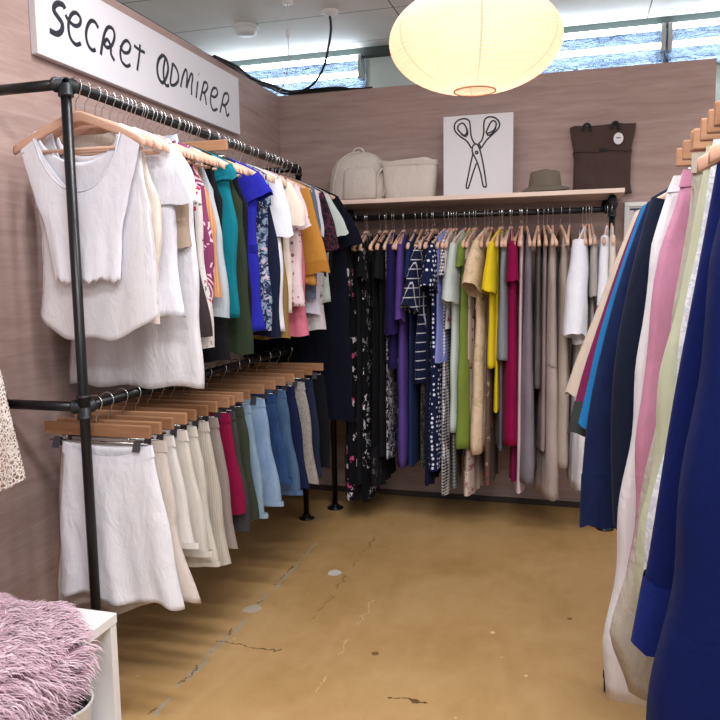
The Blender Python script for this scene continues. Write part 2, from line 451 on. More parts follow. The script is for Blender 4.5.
_seed = [0]
def garment(name, loc, rz, label, cat, group, mat, short=None, hgroup=None, clip=None, sleeves=None, collar=None, waistband=None,
            buttons=None, cuff=None, hemband=None, trim=None, pocket=None, placket=None, sleeve_mat=None, solid=False, nohanger=False, belt=None, tagc=None, **kw):
    _seed[0] += 1; sd = _seed[0]*7
    p = dict(DEF); p.update(kw)
    if p['top'] == 'waist' and p['hw'] is None: p['hw'] = [(0, p['W']), (p['hem'], p['W']*1.15)]
    o = thing(name, label, cat, loc, rz, group)
    bname = 'body'
    b = body_mb(p, sd).build(bname, mat, o, True, .0004)
    if solid:
        m = b.modifiers.new('Solidify', 'SOLIDIFY'); m.thickness = .0025; m.offset = 1
    if sleeves:
        for side in sleeves.get('sides', (-1, 1)):
            q = {k: v for k, v in sleeves.items() if k not in ('sides',)}
            mb, rows = sleeve_mb(side, p['W'], q['L'], q.get('ang', 1.0), q.get('r0', .075), q.get('r1', .065), q.get('d', .016), sd+side, q.get('bend', .25), q.get('z0'), q.get('x0'), q.get('puff', 0))
            so = mb.build('sleeve', sleeve_mat or mat, o)
            if cuff:
                ctr = [sum((v for v in r), Vector())/len(r) for r in rows[-2:]]
                ex = [[c + (v - c)*1.06 for v in r] for c, r in zip(ctr, rows[-2:])]
                dv = (ctr[1]-ctr[0])
                ex[1] = [v + dv*.15 for v in ex[1]]; ex[0] = [v - dv*cuff[1] for v in ex[0]]
                MB().loops(ex).build('cuff', cuff[0], so)
    if collar:
        nw = p['nw']; rows = []
        for h, sc, dz in ((0, 1.0, -.012), (.5, 1.02, .018), (1, 1.12, .022), (1.5, 1.28, -.012)):
            row = []
            for k in range(22):
                q = 2*PI*k/22; c, sn = math.cos(q), math.sin(q)
                dip = -p['nd']*.6*max(0, -sn)**2
                row.append((nw*sc*c, (.018*sc+.004)*sn, shz(nw) + .008 + dz + dip - (.02*abs(c) if h == 1.5 else 0)))
            rows.append(row)
        MB().loops(rows).build('collar', collar, o)
    if waistband: band(p, p['wz']+.003, p['wz']-.035).build('waistband', waistband, o)
    if belt: band(p, belt[1], belt[1]-belt[2], .005).build('belt', belt[0], o)
    if hemband: band(p, p['hem']+hemband[1], p['hem']-.002, .004+p['A']).build('hem_band', hemband[0], o)
    if trim:
        f = ztop_fn(p); pts = []
        for side in (-1, 1):
            seq = [p['nw']*(-.98+1.96*i/16) for i in range(17)]
            if side > 0: seq = seq[::-1]
            for x in seq: pts.append((x, side*.009, f(x, side)))
        MB().tube(pts + pts[:1], trim[1] if isinstance(trim, tuple) else .004, 6, False).build('neckband', trim[0] if isinstance(trim, tuple) else trim, o)
    if placket:
        th = p['th'] or [(-.1, .011), (-.3, .016), (p['hem'], .02)]
        zt = ztop_fn(p)(0, -1) - .004; rows = []
        for i in range(12):
            z = zt + (p['hem']+.01-zt)*i/11; y = -(lerp(th, z)+2.6*p['A']*(i/11)**1.2 + .003)
            rows.append([(-.016, y, z), (.016, y, z)])
        MB().grid(rows).build('placket', placket, o)
    if buttons:
        bm_, n = buttons; th = p['th'] or [(-.1, .011), (-.3, .016), (p['hem'], .02)]
        zt = ztop_fn(p)(0, -1) - .03
        for i in range(n):
            t = (i+.2)/n; z = zt + (p['hem']-zt)*t*.92; y = -(lerp(th, z)+2.6*p['A']*t**1.2+.006)
            MB().tube([(0, y-.002, z), (0, y+.002, z)], .006, 10).build('button', bm_, o)
    if pocket:
        pm, px, pz, pw, ph_ = pocket; th = p['th'] or [(-.1, .011), (-.3, .016), (p['hem'], .02)]
        y = -(lerp(th, pz)+.6*p['A']+.004)
        MB().box(px-pw/2, px+pw/2, y-.003, y+.001, pz-ph_, pz).build('pocket', pm, o, False, 0, .004)
    if tagc:
        MB().box(tagc[0]-.014, tagc[0]+.014, -.002, .001, tagc[1]-.05, tagc[1]).build('price_tag', M['board'], o, False)
    if short and not nohanger:
        hanger(loc, rz, short, hgroup or 'wooden hangers', clip if clip is not None else p['top'] == 'waist')
    return o
# ------------------------------------------------------------------ the setting
struct('floor', MB().box(-5.2, 4.2, -3.2, 5.4, -.06, 0), M['floor'])
struct('ceiling', MB().box(-5.2, 4.2, -3.2, 5.4, 3.0, 3.06), M['ceiling'])
struct('wall_left', MB().box(-1.914, -1.874, -1.6, 4.693, 0, 2.606), M['ply_l'])
struct('wall_back', MB().box(-1.874, .724, 4.653, 4.693, 0, 2.606), M['ply_b'])
struct('wall_far', MB().box(-5.2, 4.2, 5.2, 5.3, 0, 3.0), M['far'])
struct('trim_1', MB().box(-5.2, 4.2, 5.13, 5.2, 2.945, 3.0), M['dark_trim'])
struct('baseboard_back', MB().box(-1.874, .724, 4.641, 4.653, 0, .035), plain('dark_base', '#3a2f2d', .7))

# fluorescent fittings in crumpled foil on the building's wall behind the partition
s = NT('crumpled_foil'); fb = s.noise(9, 5, s.mapping((.6, 1, 2.2)), .6, 2.0)
FOIL = s.principled(lin('#6c7b92'), .2, 1., fb, .45, .045)
s = NT('fluorescent_tube'); e = s.n('ShaderNodeEmission'); e.inputs[0].default_value = (.82, .92, 1, 1); e.inputs[1].default_value = 13
s.l(e.outputs[0], s.out.inputs[0]); TUBE = s.m
def foil_light(x0, x1, label):
    o = thing('strip_light', label, 'light', ((x0+x1)/2, 5.15, 2.85), 0, 'foil-lined strip lights')
    L = (x1-x0)/2; rows = []; rnd = random.Random(int(x0*100)+50)
    for i in range(13):
        z = .085 - .225*i/12; row = []
        for k in range(61):
            x = -L + 2*L*k/60
            dz = .012*math.sin(x*11+1) + rnd.uniform(-.006, .006) if i == 12 else 0
            row.append((x, .028 - .035*math.exp(-((z+.13)/.03)**2) + rnd.uniform(-.006, .006), z + dz))
        rows.append(row)
    MB().grid(rows).build('foil_liner', FOIL, o)
    for z in (.078, -.03):
        MB().tube([(-L+.03, -.055, z), (L-.03, -.055, z)], .0175, 10).build('tube', TUBE, o)
    for x in (-L+.015, L-.015):
        MB().box(x-.014, x+.014, -.085, .0, -.07, .095).build('end_cap', M['steel'], o, False, 0, .004)
foil_light(-2.63, -1.43, 'foil-lined double strip light above the sign wall corner')
foil_light(-.70, .50, 'foil-lined double strip light partly behind the paper lantern')
foil_light(.51, 1.71, 'foil-lined double strip light above the end of the back wall')

# ceiling things
o = thing('smoke_detector', 'white round smoke detector on the grey ceiling', 'smoke detector', (-2.0, 4.45, 3.0))
MB().lathe([(.0,0),(.075,0),(.075,-.02),(.068,-.024)], 28).build('base', M['white'], o)
MB().lathe([(.066,-.024),(.066,-.05),(.05,-.062),(0,-.064)], 28).build('sensor', M['white'], o)
o = thing('ceiling_cable', 'black cable hanging from a white ceiling rose to the wall top', 'cable', (-1.427, 4.38, 3.0))
MB().lathe([(0,0),(.052,0),(.05,-.014),(.02,-.03),(0,-.03)], 24).build('ceiling_rose', M['white'], o)
MB().tube(catmull([(0,0,-.028),(-.002,.02,-.1),(-.03,.05,-.19),(-.09,.12,-.29),(-.19,.2,-.36),(-.32,.26,-.386)], 8), .0075, 8).build('flex', M['black'], o)
o = thing('pull_switch', 'white ceiling pull cord with a small white toggle', 'pull switch', (-1.6, 4.14, 3.0))
MB().lathe([(0,0),(.03,0),(.03,-.02),(0,-.022)], 20).build('base', M['white'], o)
MB().tube([(0,0,-.02),(-.006,.01,-.13),(-.01,.02,-.155)], .003, 6).build('cord', M['white'], o)
MB().lathe([(0,-.15),(.011,-.155),(.013,-.19),(.008,-.2),(0,-.2)], 14, (-.01,.02,0)).build('toggle', M['white'], o)
MB().tube(catmull([(-.01,.02,-.198),(-.05,.12,-.30),(-.16,.3,-.385),(-.285,.47,-.391)], 8), .0028, 6).build('tail', M['white'], o)
cb = MB()
for k, (a, b) in enumerate(((0,.0),(.02,.012),(-.012,.02))):
    cb.tube(catmull([(-1.894+a, 3.75, 2.612+b*.4), (-1.885+a, 4.0, 2.618+b), (-1.9+a, 4.25, 2.613+b), (-1.87+a, 4.5, 2.625+b), (-1.8+a, 4.672, 2.617+b), (-1.5, 4.675+a*.3, 2.615+b), (-1.25-k*.07, 4.67, 2.612)], 8), .008, 8)
tag(cb.build('cable_bundle', M['black']), 'black cables lying loosely along the wall top in the corner', 'cable')

# paper lantern
o = thing('paper_lantern', 'large lit oval paper lantern hanging from the ceiling', 'lantern', (-.326, 2.5, 2.188))
s = NT('lantern_paper')
sep = s.n('ShaderNodeSeparateXYZ'); s.l(s.tc.outputs['Object'], sep.inputs[0])
at = s.math('ARCTAN2', sep.outputs[1], sep.outputs[0])
seam = s.math('LESS_THAN', s.math('FRACT', s.math('ADD', s.math('DIVIDE', at, 1.0472), .32)), .022)
pc = s.mix(s.math('MULTIPLY', seam, .55), lin('#ffdecb'), lin('#d39a8c'))
pc = s.mix(s.math('MULTIPLY', s.noise(14, 4), .12), pc, lin('#e8c69b'))
d1 = s.n('ShaderNodeBsdfDiffuse'); s.l(pc, d1.inputs[0]); t1 = s.n('ShaderNodeBsdfTranslucent'); s.l(pc, t1.inputs[0])
mx = s.n('ShaderNodeMixShader'); mx.inputs[0].default_value = .55; s.l(d1.outputs[0], mx.inputs[1]); s.l(t1.outputs[0], mx.inputs[2])
em = s.n('ShaderNodeEmission'); s.l(s.mix(1., pc, (1, .80, .64, 1), 'MULTIPLY'), em.inputs[0]); em.inputs[1].default_value = .24
ad = s.n('ShaderNodeAddShader'); s.l(mx.outputs[0], ad.inputs[0]); s.l(em.outputs[0], ad.inputs[1]); s.l(ad.outputs[0], s.out.inputs[0])
PAPER = s.m
prof = []; RX, RZ, NRB = .276, .158, 32
for i in range(NRB*4+1):
    z = -RZ*.975 + 2*RZ*.975*i/(NRB*4); r = RX*math.sqrt(max(0, 1-(z/RZ)**2))
    r -= .0045*abs(math.sin(PI*i/4))
    prof.append((r, z))
MB().lathe(prof, 72).build('shade', PAPER, o)
ring = lambda r, z, w: MB().tube([(r*math.cos(q), r*math.sin(q), z) for q in [2*PI*k/48 for k in range(49)]], w, 8, False)
ring(.0665, -RZ*.978, .003).build('bottom_ring', M['wood_h'], o)
ring(.0665, RZ*.978, .003).build('top_ring', M['wood_h'], o)
MB().tube([(0,0,.15),(0,0,.812)], .004, 8).build('cord', M['white'], o)
MB().tube([(-.066,0,.153),(.066,0,.153)], .002, 6).build('spreader', M['steel'], o)
s = NT('lit_bulb'); e = s.n('ShaderNodeEmission'); e.inputs[0].default_value = (1, .82, .6, 1); e.inputs[1].default_value = 3.5; s.l(e.outputs[0], s.out.inputs[0])
MB().lathe([(0,-.075),(.022,-.07),(.034,-.045),(.034,-.02),(.02,.01),(.014,.03),(0,.03)], 20, (0,0,.06)).build('bulb', s.m, o)
MB().tube([(0,0,.085),(0,0,.152)], .018, 12).build('socket', M['white'], o)
li = bpy.data.lights.new('lantern_glow', 'POINT'); li.energy = .8; li.color = (1, .86, .7); li.shadow_soft_size = .07
lo = bpy.data.objects.new('lantern_glow', li); COL.objects.link(lo); lo.location = (-.326, 2.5, 2.165)

# sign board with hand lettering
SX = -1.844
o = thing('sign_board', 'white sign board lettered SECRET ADMIRER on the left wall', 'sign', (-1.874, 3.15, 2.40))
MB().box(.0, .03, -.83, .83, -.155, .155).build('board', M['board'], o, False, 0, .003)
def stroke(mb, pts, r, org, flat):
    P = catmull([Vector(p) - Vector(org) for p in pts], 5)
    mb.tube(P, r, 8, True, flat)
SIGN = [(0.0085,[(2.4822,2.4475),(2.472,2.4577),(2.4462,2.4552),(2.4238,2.4393),(2.4195,2.4199),(2.4398,2.405),(2.4613,2.3884),(2.4563,2.3626),(2.4316,2.3435),(2.4064,2.3415),(2.3876,2.3434)]),(0.0062,[(2.4829,2.4271),(2.4983,2.4133),(2.5328,2.403),(2.564,2.4157),(2.5735,2.4393),(2.5555,2.4533),(2.5307,2.4482),(2.507,2.4226),(2.4966,2.3855),(2.5056,2.3497),(2.5356,2.3349),(2.567,2.3481)]),(0.0062,[(2.6844,2.4393),(2.6642,2.4558),(2.6367,2.4514),(2.6109,2.4197),(2.6019,2.3829),(2.6143,2.3522),(2.6393,2.3419),(2.6586,2.3506)]),(0.006,[(2.6912,2.3384),(2.7053,2.3834),(2.7261,2.4335),(2.7534,2.4635),(2.7848,2.4645),(2.7931,2.438),(2.7727,2.3992),(2.7376,2.3793),(2.7181,2.3899),(2.7405,2.4122),(2.7616,2.3931),(2.7629,2.3605),(2.7843,2.3402)]),(0.0056,[(2.8295,2.4132),(2.8541,2.3929),(2.8907,2.4028),(2.9069,2.4322),(2.8835,2.448),(2.8505,2.427),(2.8294,2.3875),(2.8362,2.3524),(2.8694,2.3399),(2.9,2.3539)]),(0.0056,[(2.9827,2.4595),(2.9727,2.4134),(2.95,2.3424)]),(0.0056,[(2.9342,2.4423),(2.9747,2.4356),(3.0179,2.4351)]),(0.0068,[(3.1697,2.4657),(3.1338,2.4367),(3.1162,2.3957),(3.1246,2.3563),(3.1552,2.3391),(3.1878,2.3653),(3.2128,2.4137),(3.2015,2.4544),(3.1697,2.4657)]),(0.006,[(3.1938,2.4635),(3.1722,2.4097),(3.1706,2.363),(3.1852,2.3355),(3.2153,2.3405)]),(0.006,[(3.2573,2.4513),(3.2405,2.4018),(3.2289,2.3537),(3.2564,2.3512),(3.2971,2.3773),(3.3052,2.4112),(3.2843,2.4392),(3.2547,2.4506)]),(0.0056,[(3.3229,2.3575),(3.3443,2.4077),(3.3775,2.4529),(3.392,2.4323),(3.3784,2.3669),(3.4004,2.4015),(3.4316,2.4452),(3.4477,2.4378),(3.4325,2.3891),(3.4286,2.3431)]),(0.0058,[(3.4977,2.4256),(3.4734,2.3394)]),(0.0068,[(3.5111,2.4659),(3.5138,2.4639)]),(0.0056,[(3.5149,2.3361),(3.5413,2.3902),(3.5642,2.4344),(3.596,2.4391),(3.6003,2.4172),(3.5646,2.3851),(3.5409,2.3853),(3.5669,2.3774),(3.5809,2.3279)]),(0.0056,[(3.6286,2.3909),(3.6749,2.3869),(3.7118,2.412),(3.7011,2.4366),(3.6626,2.4279),(3.6344,2.3866),(3.6309,2.3438),(3.6568,2.3175),(3.7055,2.3336)]),(0.0056,[(3.7335,2.3206),(3.7623,2.3747),(3.7912,2.4265),(3.8358,2.4392),(3.8437,2.4101),(3.8037,2.3739),(3.7669,2.3706),(3.7993,2.3606),(3.8162,2.32),(3.8447,2.3366)])]
for word in (SIGN[:7], SIGN[7:]):
    lt = MB()
    for r, pts in word: stroke(lt, [(SX, y, z) for y, z in pts], r*1.3, (-1.874, 3.15, 2.40), (.12, 1, 1))
    lt.build('lettering', M['ink'], o)

# ------------------------------------------------------------------ pipe racks
R = .0165
def flange(loc, axis='z', r=.045):
    mb = MB()
    if axis == 'z': mb.lathe([(0,0),(r,0),(r,.008),(R+.007,.012),(R+.006,.03),(0,.03)], 20, loc)
    else:
        sg = 1 if axis == '+x' else -1
        prof = [(0,0),(r,0),(r,.008),(R+.007,.012),(R+.006,.03),(0,.03)]
        vs = []; n = 20
        for rr, h in prof:
            for k in range(n):
                q = 2*PI*k/n
                if axis in ('+x', '-x'): vs.append((loc[0]+sg*h, loc[1]+rr*math.cos(q), loc[2]+rr*math.sin(q)))
                else: vs.append((loc[0]+rr*math.cos(q), loc[1]-h, loc[2]+rr*math.sin(q)))
        fs = [(i*n+k, i*n+(k+1) % n, (i+1)*n+(k+1) % n, (i+1)*n+k) for i in range(len(prof)-1) for k in range(n)]
        mb.add(vs, fs)
    return mb
def tee(c, dirs):
    mb = MB(); c = Vector(c)
    for d in dirs:
        d = Vector(d); mb.tube([c, c+d*.03, c+d*.03, c+d*.039, c+d*.039], [R+.004, R+.004, R+.007, R+.007, R*.9], 14)
    return mb
o = thing('pipe_rack', 'black pipe clothes rack with two rails along the left wall', 'clothes rack', (0,0,0))
XL_, YF, YR, ZT, ZL = -1.53, 2.04, 4.06, 2.05, 1.035
for y in (YF, YR):
    MB().tube([(XL_, y, .01), (XL_, y, ZT)], R, 16).build('post', M['pipe'], o)
    flange((XL_, y, 0)).build('foot', M['pipe'], o)
for z in (ZT, ZL):
    MB().tube([(XL_, YF, z), (XL_, YR, z)], R, 16).build('rail', M['pipe'], o)
    for y in (YF, YR):
        MB().tube([(-1.872, y, z), (XL_, y, z)], R, 16).build('arm', M['pipe'], o)
        flange((-1.873, y, z), '+x').build('wall_plate', M['pipe'], o)
        s_ = 1 if y == YF else -1
        tee((XL_, y, z), [(-1,0,0),(0,s_,0),(0,0,-1)] + ([(0,0,1)] if z == ZL else [])).build('joint', M['fit'], o)

XB0, XB1, YB, ZB = -1.424, .180, 4.29, 1.778
o = thing('pipe_rack', 'black pipe clothes rack under the wooden shelf on the back wall', 'clothes rack', (0,0,0))
for x in (XB0, XB1):
    MB().tube([(x, YB, .01), (x, YB, 1.845)], R, 16).build('post', M['pipe'], o)
    flange((x, YB, 0), 'z', .05).build('foot', M['pipe'], o)
    MB().tube([(x, YB, 1.836), (x, 4.651, 1.836)], R, 16).build('arm', M['pipe'], o)
    flange((x, 4.652, 1.836), '-y').build('wall_plate', M['pipe'], o)
    s_ = 1 if x == XB0 else -1
    tee((x, YB, ZB), [(s_,0,0),(0,0,-1),(0,0,1)]).build('joint', M['fit'], o)
    tee((x, YB, 1.836), [(0,1,0),(0,0,-1)]).build('joint', M['fit'], o)
MB().tube([(XB0, YB, ZB), (XB1, YB, ZB)], R, 16).build('rail', M['pipe'], o)

sh = MB().box(-1.50, .239, 4.242, 4.650, 1.860, 1.884).build('wall_shelf', M['wood_s'], None, False, 0, .002)
tag(sh, 'long pale wooden shelf on pipe brackets along the back wall', 'shelf')

# rolling rail on the right
XR_, ZR = .425, 1.80
o = thing('rolling_rack', 'dark rolling clothes rail packed with jackets and trousers', 'clothes rack', (0,0,0))
for y in (1.10, 2.56):
    MB().tube([(XR_, y, .09), (XR_, y, ZR)], R, 14).build('post', M['pipe'], o)
    MB().tube([(.13, y, .095), (.74, y, .095)], R, 14).build('base_bar', M['pipe'], o)
    tee((XR_, y, ZR), [(0,(1 if y < 2 else -1),0),(0,0,-1)]).build('joint', M['fit'], o)
    for x in (.13, .74):
        c = MB(); c.tube([(x, y, .125), (x, y, .07)], .012, 10); c.box(x-.018, x+.018, y-.006, y+.02, .055, .072)
        co = c.build('castor', M['black'], o)
        MB().tube([(x-.014, y+.012, .034), (x+.014, y+.012, .034)], .034, 18).build('wheel', M['black'], co)
MB().tube([(XR_, 1.10, ZR), (XR_, 2.56, ZR)], R, 14).build('rail', M['pipe'], o)
MB().tube([(XR_, 1.10, .095), (XR_, 2.56, .095)], R, 14).build('base_rail', M['pipe'], o)

# ------------------------------------------------------------------ things on and above the shelf
CANVAS = fabric('#c4bab2', None, wr=.8); CANVAS2 = fabric('#cdc4bc', None, wr=.8)
def blob(prof, n=40, p=2.6, c=(0,0,0), wob=0, seed=0):
    """prof: (z, half width x, half depth y, x shift)"""
    rnd = random.Random(seed); a, b = rnd.uniform(0,6), rnd.uniform(0,6); rows = []
    for z, hx, hy, dx in prof:
        row = []
        for k in range(n):
            q = 2*PI*k/n; cs, sn = math.cos(q), math.sin(q)
            w = 1 + wob*math.sin(3*q+a+z*20) + wob*.6*math.sin(7*q+b-z*35)
            row.append((c[0]+dx+hx*w*math.copysign(abs(cs)**(2/p), cs), c[1]+hy*w*math.copysign(abs(sn)**(2/p), sn), c[2]+z))
        rows.append(row)
    return MB().loops(rows, True, True)
o = thing('backpack', 'beige canvas backpack slumped at the left end of the shelf', 'backpack', (-1.285, 4.45, 1.884))
blob([(0,.155,.075,0),(.012,.170,.09,0),(.06,.178,.10,0),(.14,.175,.10,0),(.2,.164,.092,.002),(.25,.142,.075,.005),(.283,.10,.05,.008),(.298,.06,.028,.01),(.302,.02,.01,.01)], 44, 2.7, wob=.018, seed=3).build('body', CANVAS, o)
blob([(0,.09,.02,0),(.01,.102,.03,0),(.1,.104,.034,0),(.165,.098,.028,0),(.185,.08,.015,0),(.19,.03,.006,0)], 36, 3, (.035,-.098,.01), .02, 5).build('front_pocket', CANVAS, o)
MB().tube(catmull([(-.14,-.085,.02),(-.125,-.10,.12),(-.10,-.085,.22),(-.05,-.05,.285),(.02,-.04,.298)], 8), .004, 6).build('seam_piping', CANVAS2, o)
MB().tube(catmull([(-.03,0,.296),(-.02,-.01,.318),(.02,-.01,.322),(.04,0,.296)], 8), .006, 8, True, (1,2,1)).build('handle', CANVAS2, o)
MB().tube(catmull([(.168,-.05,.03),(.19,-.07,.10),(.186,-.05,.17),(.14,-.02,.24)], 8), .012, 8, True, (.5,1.2,1)).build('strap', CANVAS2, o)
o = thing('storage_bag', 'open beige canvas storage bag beside the backpack on the shelf', 'bag', (-.962, 4.44, 1.884))
rows = []
for z, hx, hy in ((0,.135,.08),(.01,.145,.088),(.1,.152,.092),(.18,.157,.094),(.222,.160,.095),(.230,.160,.094),(.226,.154,.088),(.14,.148,.084),(.12,.10,.06),(.12,.01,.01)):
    row = []
    for k in range(48):
        q = 2*PI*k/48; c, sn = math.cos(q), math.sin(q)
        w = 1 + .025*math.sin(5*q+z*9) * (z/.2)
        row.append((hx*w*math.copysign(abs(c)**.45, c), hy*w*math.copysign(abs(sn)**.45, sn), z + .006*math.sin(4*q)*(z/.22)))
    rows.append(row)
MB().loops(rows, True, True).build('body', CANVAS2, o)
band_rows = [[(x*1.012 if abs(x) > .1 else x, y*1.03, z) for x, y, z in [(r[0], r[1], zz) for r in rows[4]]] for zz in (.196, .222)]
MB().loops(band_rows).build('rim_band', CANVAS, o)
for x in (-.155,):
    MB().tube(catmull([(x+.012,-.06,.20),(x-.022,-.07,.16),(x-.03,-.06,.10),(x-.024,-.03,.15),(x-.01,-.02,.2)], 8), .008, 8).build('handle', CANVAS, o)

o = thing('scissors_canvas', 'white canvas with a black line drawing of scissors on the shelf', 'artwork', (-.562, 4.46, 1.884))
MB().box(-.201, .201, -.018, .018, 0, .472).build('panel', M['board'], o, False, 0, .003)
sd_ = MB()
for r, pts in [(0.0044,[(-0.5993,2.1688),(-0.6248,2.2093),(-0.6648,2.2402),(-0.694,2.2739),(-0.6955,2.3094),(-0.6721,2.3325),(-0.6358,2.337),(-0.6104,2.3212),(-0.6046,2.2786),(-0.5994,2.2359),(-0.5864,2.2034),(-0.5741,2.1906)]),(0.0044,[(-0.6721,2.3043),(-0.6503,2.3134),(-0.6321,2.2945),(-0.6248,2.2623),(-0.6393,2.2442),(-0.6612,2.2597),(-0.678,2.2835),(-0.6721,2.3043)]),(0.0044,[(-0.659,2.2525),(-0.6321,2.2366),(-0.6198,2.2528),(-0.6256,2.2835)]),(0.0044,[(-0.5415,2.1653),(-0.513,2.2058),(-0.4775,2.2386),(-0.4457,2.2679),(-0.4381,2.2987),(-0.4602,2.3281),(-0.4957,2.3376),(-0.5206,2.3254),(-0.5277,2.2909),(-0.5275,2.2488),(-0.5381,2.2109),(-0.5575,2.1896)]),(0.0044,[(-0.5026,2.2787),(-0.4885,2.3057),(-0.4707,2.3149),(-0.4564,2.2965),(-0.4669,2.2658),(-0.4918,2.25),(-0.5132,2.25),(-0.5026,2.2787)]),(0.0044,[(-0.5146,2.2571),(-0.5024,2.2353),(-0.4775,2.2456),(-0.4563,2.2756)]),(0.0044,[(-0.5741,2.192),(-0.5907,2.1789),(-0.5935,2.1508),(-0.5847,2.129),(-0.5629,2.0817),(-0.5425,2.0131),(-0.53,1.952),(-0.5191,1.9444),(-0.5119,1.9547),(-0.5268,2.0549),(-0.5451,2.1408),(-0.5596,2.1805),(-0.5741,2.192)]),(0.0044,[(-0.5891,2.1363),(-0.6028,2.0803),(-0.6172,2.0098),(-0.6281,1.953),(-0.6193,1.9397),(-0.6099,1.9593),(-0.5882,2.0297),(-0.568,2.082)]),(0.0044,[(-0.556,2.1909),(-0.5473,2.1763),(-0.5473,2.1565)]),(0.0044,[(-0.5768,2.1427),(-0.5689,2.15),(-0.5609,2.1418),(-0.5689,2.1344),(-0.5768,2.1427)])]: stroke(sd_, [(x, 4.441, z) for x, z in pts], r, (-.562, 4.46, 1.884), (1, .12, 1))
sd_.build('drawing', M['ink'], o)

o = thing('bucket_hat', 'olive brown bucket hat lying at the front of the shelf', 'hat', (-.178, 4.36, 1.884))
HAT = fabric('#70655a', None, wr=.5)
rows = []
for r, z in ((.0,.124),(.05,.124),(.075,.119),(.083,.108),(.088,.07),(.093,.036),(.094,.033)):
    rows.append([(r*1.0*math.cos(q)*.98, r*math.sin(q)*.9, z + .004*math.sin(3*q)) for q in [2*PI*k/40 for k in range(40)]])
MB().loops(rows, True).build('crown', HAT, o)
rows = []
for r, z in ((.093,.037),(.104,.031),(.122,.022),(.138,.012),(.141,.008),(.137,.007),(.12,.016),(.095,.029)):
    rows.append([(r*math.cos(q), r*.86*math.sin(q), max(.002, z + .010*math.cos(q)*(r-.09)/.05 + .006*math.sin(2*q+.6)*(r-.09)/.05)) for q in [2*PI*k/48 for k in range(48)]])
MB().loops(rows).build('brim', HAT, o)

o = thing('tote_bag', 'dark brown tote bag hung on the back wall above the shelf end', 'bag', (.118, 4.612, 1.886))
TOTE = fabric('#4a3a36', None, wr=.45)
def tot(z):
    return lerp([(.40,.182),(.36,.178),(.25,.158),(.236,.165),(.22,.157),(.06,.157),(0,.168)], z)
for side in (0,):
    rows = []
    for i in range(24):
        z = .388*i/23 + .004; h = tot(z); row = []
        for k in range(44):
            q = 2*PI*k/44; c, sn = math.cos(q), math.sin(q)
            row.append((.012+h*math.copysign(abs(c)**.5, c), (.028-.012*z/.39)*math.copysign(abs(sn)**.6, sn)*(1+.12*math.sin(z*40+c*3)), z + .005*math.sin(c*7)*(z > .37)))
        rows.append(row)
    MB().loops(rows, True, True).build('body', TOTE, o)
rows = [[(.012+(tot(.25)+.002)*(-1+2*k/24), -.031-.003*math.sin(k*.9), z+.004*math.sin(k*.5)) for k in range(25)] for z in (.243, .249, .252)]
MB().grid(rows).build('fold_seam', TOTE, o)
for x in (-.075, .08):
    MB().tube(catmull([(x-.018,-.022,.365),(x-.014,-.026,.392),(x+.003,-.024,.402),(x+.018,-.026,.385),(x+.02,-.024,.36)], 6), .008, 8).build('handle', M['blackcloth'], o)
MB().box(-.005, .037, -.036, -.031, .245, .261).build('woven_label', M['blackcloth'], o, False, 0, .002)
tg = MB().lathe([(0,-.0015),(.0265,-.0015),(.0265,.0015),(0,.0015)], 28); tg.v = [(x+.098, -.036+z, .308+y*1.22) for x, y, z in tg.v]
to = tg.build('swing_tag', M['board'], o, False)
to['label'] = 'white oval tag'
MB().box(.086, .109, -.0385, -.0374, .309, .314).build('tag_print', M['ink'], to, False)
MB().tube(catmull([(.088,-.028,.375),(.096,-.033,.36),(.1,-.036,.336)], 5), .0012, 5).build('tag_string', M['ink'], to)

o = thing('display_frame', 'white framed display board with dark hooks beside the rack post', 'display board', (.42, 4.648, 1.66))
MB().box(-.135, .135, -.008, .003, -.17, .17).build('backing', M['board'], o, False)
for a in ((-.16,.16,.155,.18),(-.16,.16,-.18,-.155),(-.16,-.135,-.155,.155),(.135,.16,-.155,.155)):
    MB().box(a[0], a[1], -.022, .003, a[2], a[3]).build('frame_bar', M['white'], o, False, 0, .003)
MB().box(-.13, .13, -.012, -.008, .135, .145).build('hook_rail', M['fit'], o, False)
for k in range(8):
    x = -.105 + k*.03
    MB().tube(catmull([(x,-.012,.14),(x+.002,-.022,.128),(x+.01,-.026,.124),(x+.016,-.022,.13)], 5), .0022, 6).build('hook', M['ink'], o)
MB().box(-.13, -.09, -.012, -.008, .04, .046).build('hook_rail', M['fit'], o, False)
# ------------------------------------------------------------------ clothes, upper rail on the left
WHITE = fabric('#dedfe9', None, wr=.6); WHITE2 = fabric('#d4d2d8', None, wr=.6); CREAM = fabric('#d6cbc0', None, wr=.6)
LINEN = fabric('#c9bdb3', None, wr=.6); NAVY = fabric('#161c33', None); BLACK = fabric('#141418', None)
GU, GL, GB, GR = 'tops on the upper left rail', 'skirts and shorts on the lower left rail', 'dresses on the back rail', 'jackets and trousers on the right rail'
HU, HL, HB, HR = 'wooden hangers on the upper left rail', 'clip hangers on the lower left rail', 'wooden hangers on the back rail', 'hangers on the right rail'
def up(name, y, label, cat, mat, short, rz=0., **kw):
    return garment(name, (XL_, y, ZT), rz, label, cat, GU, mat, short, HU, **kw)

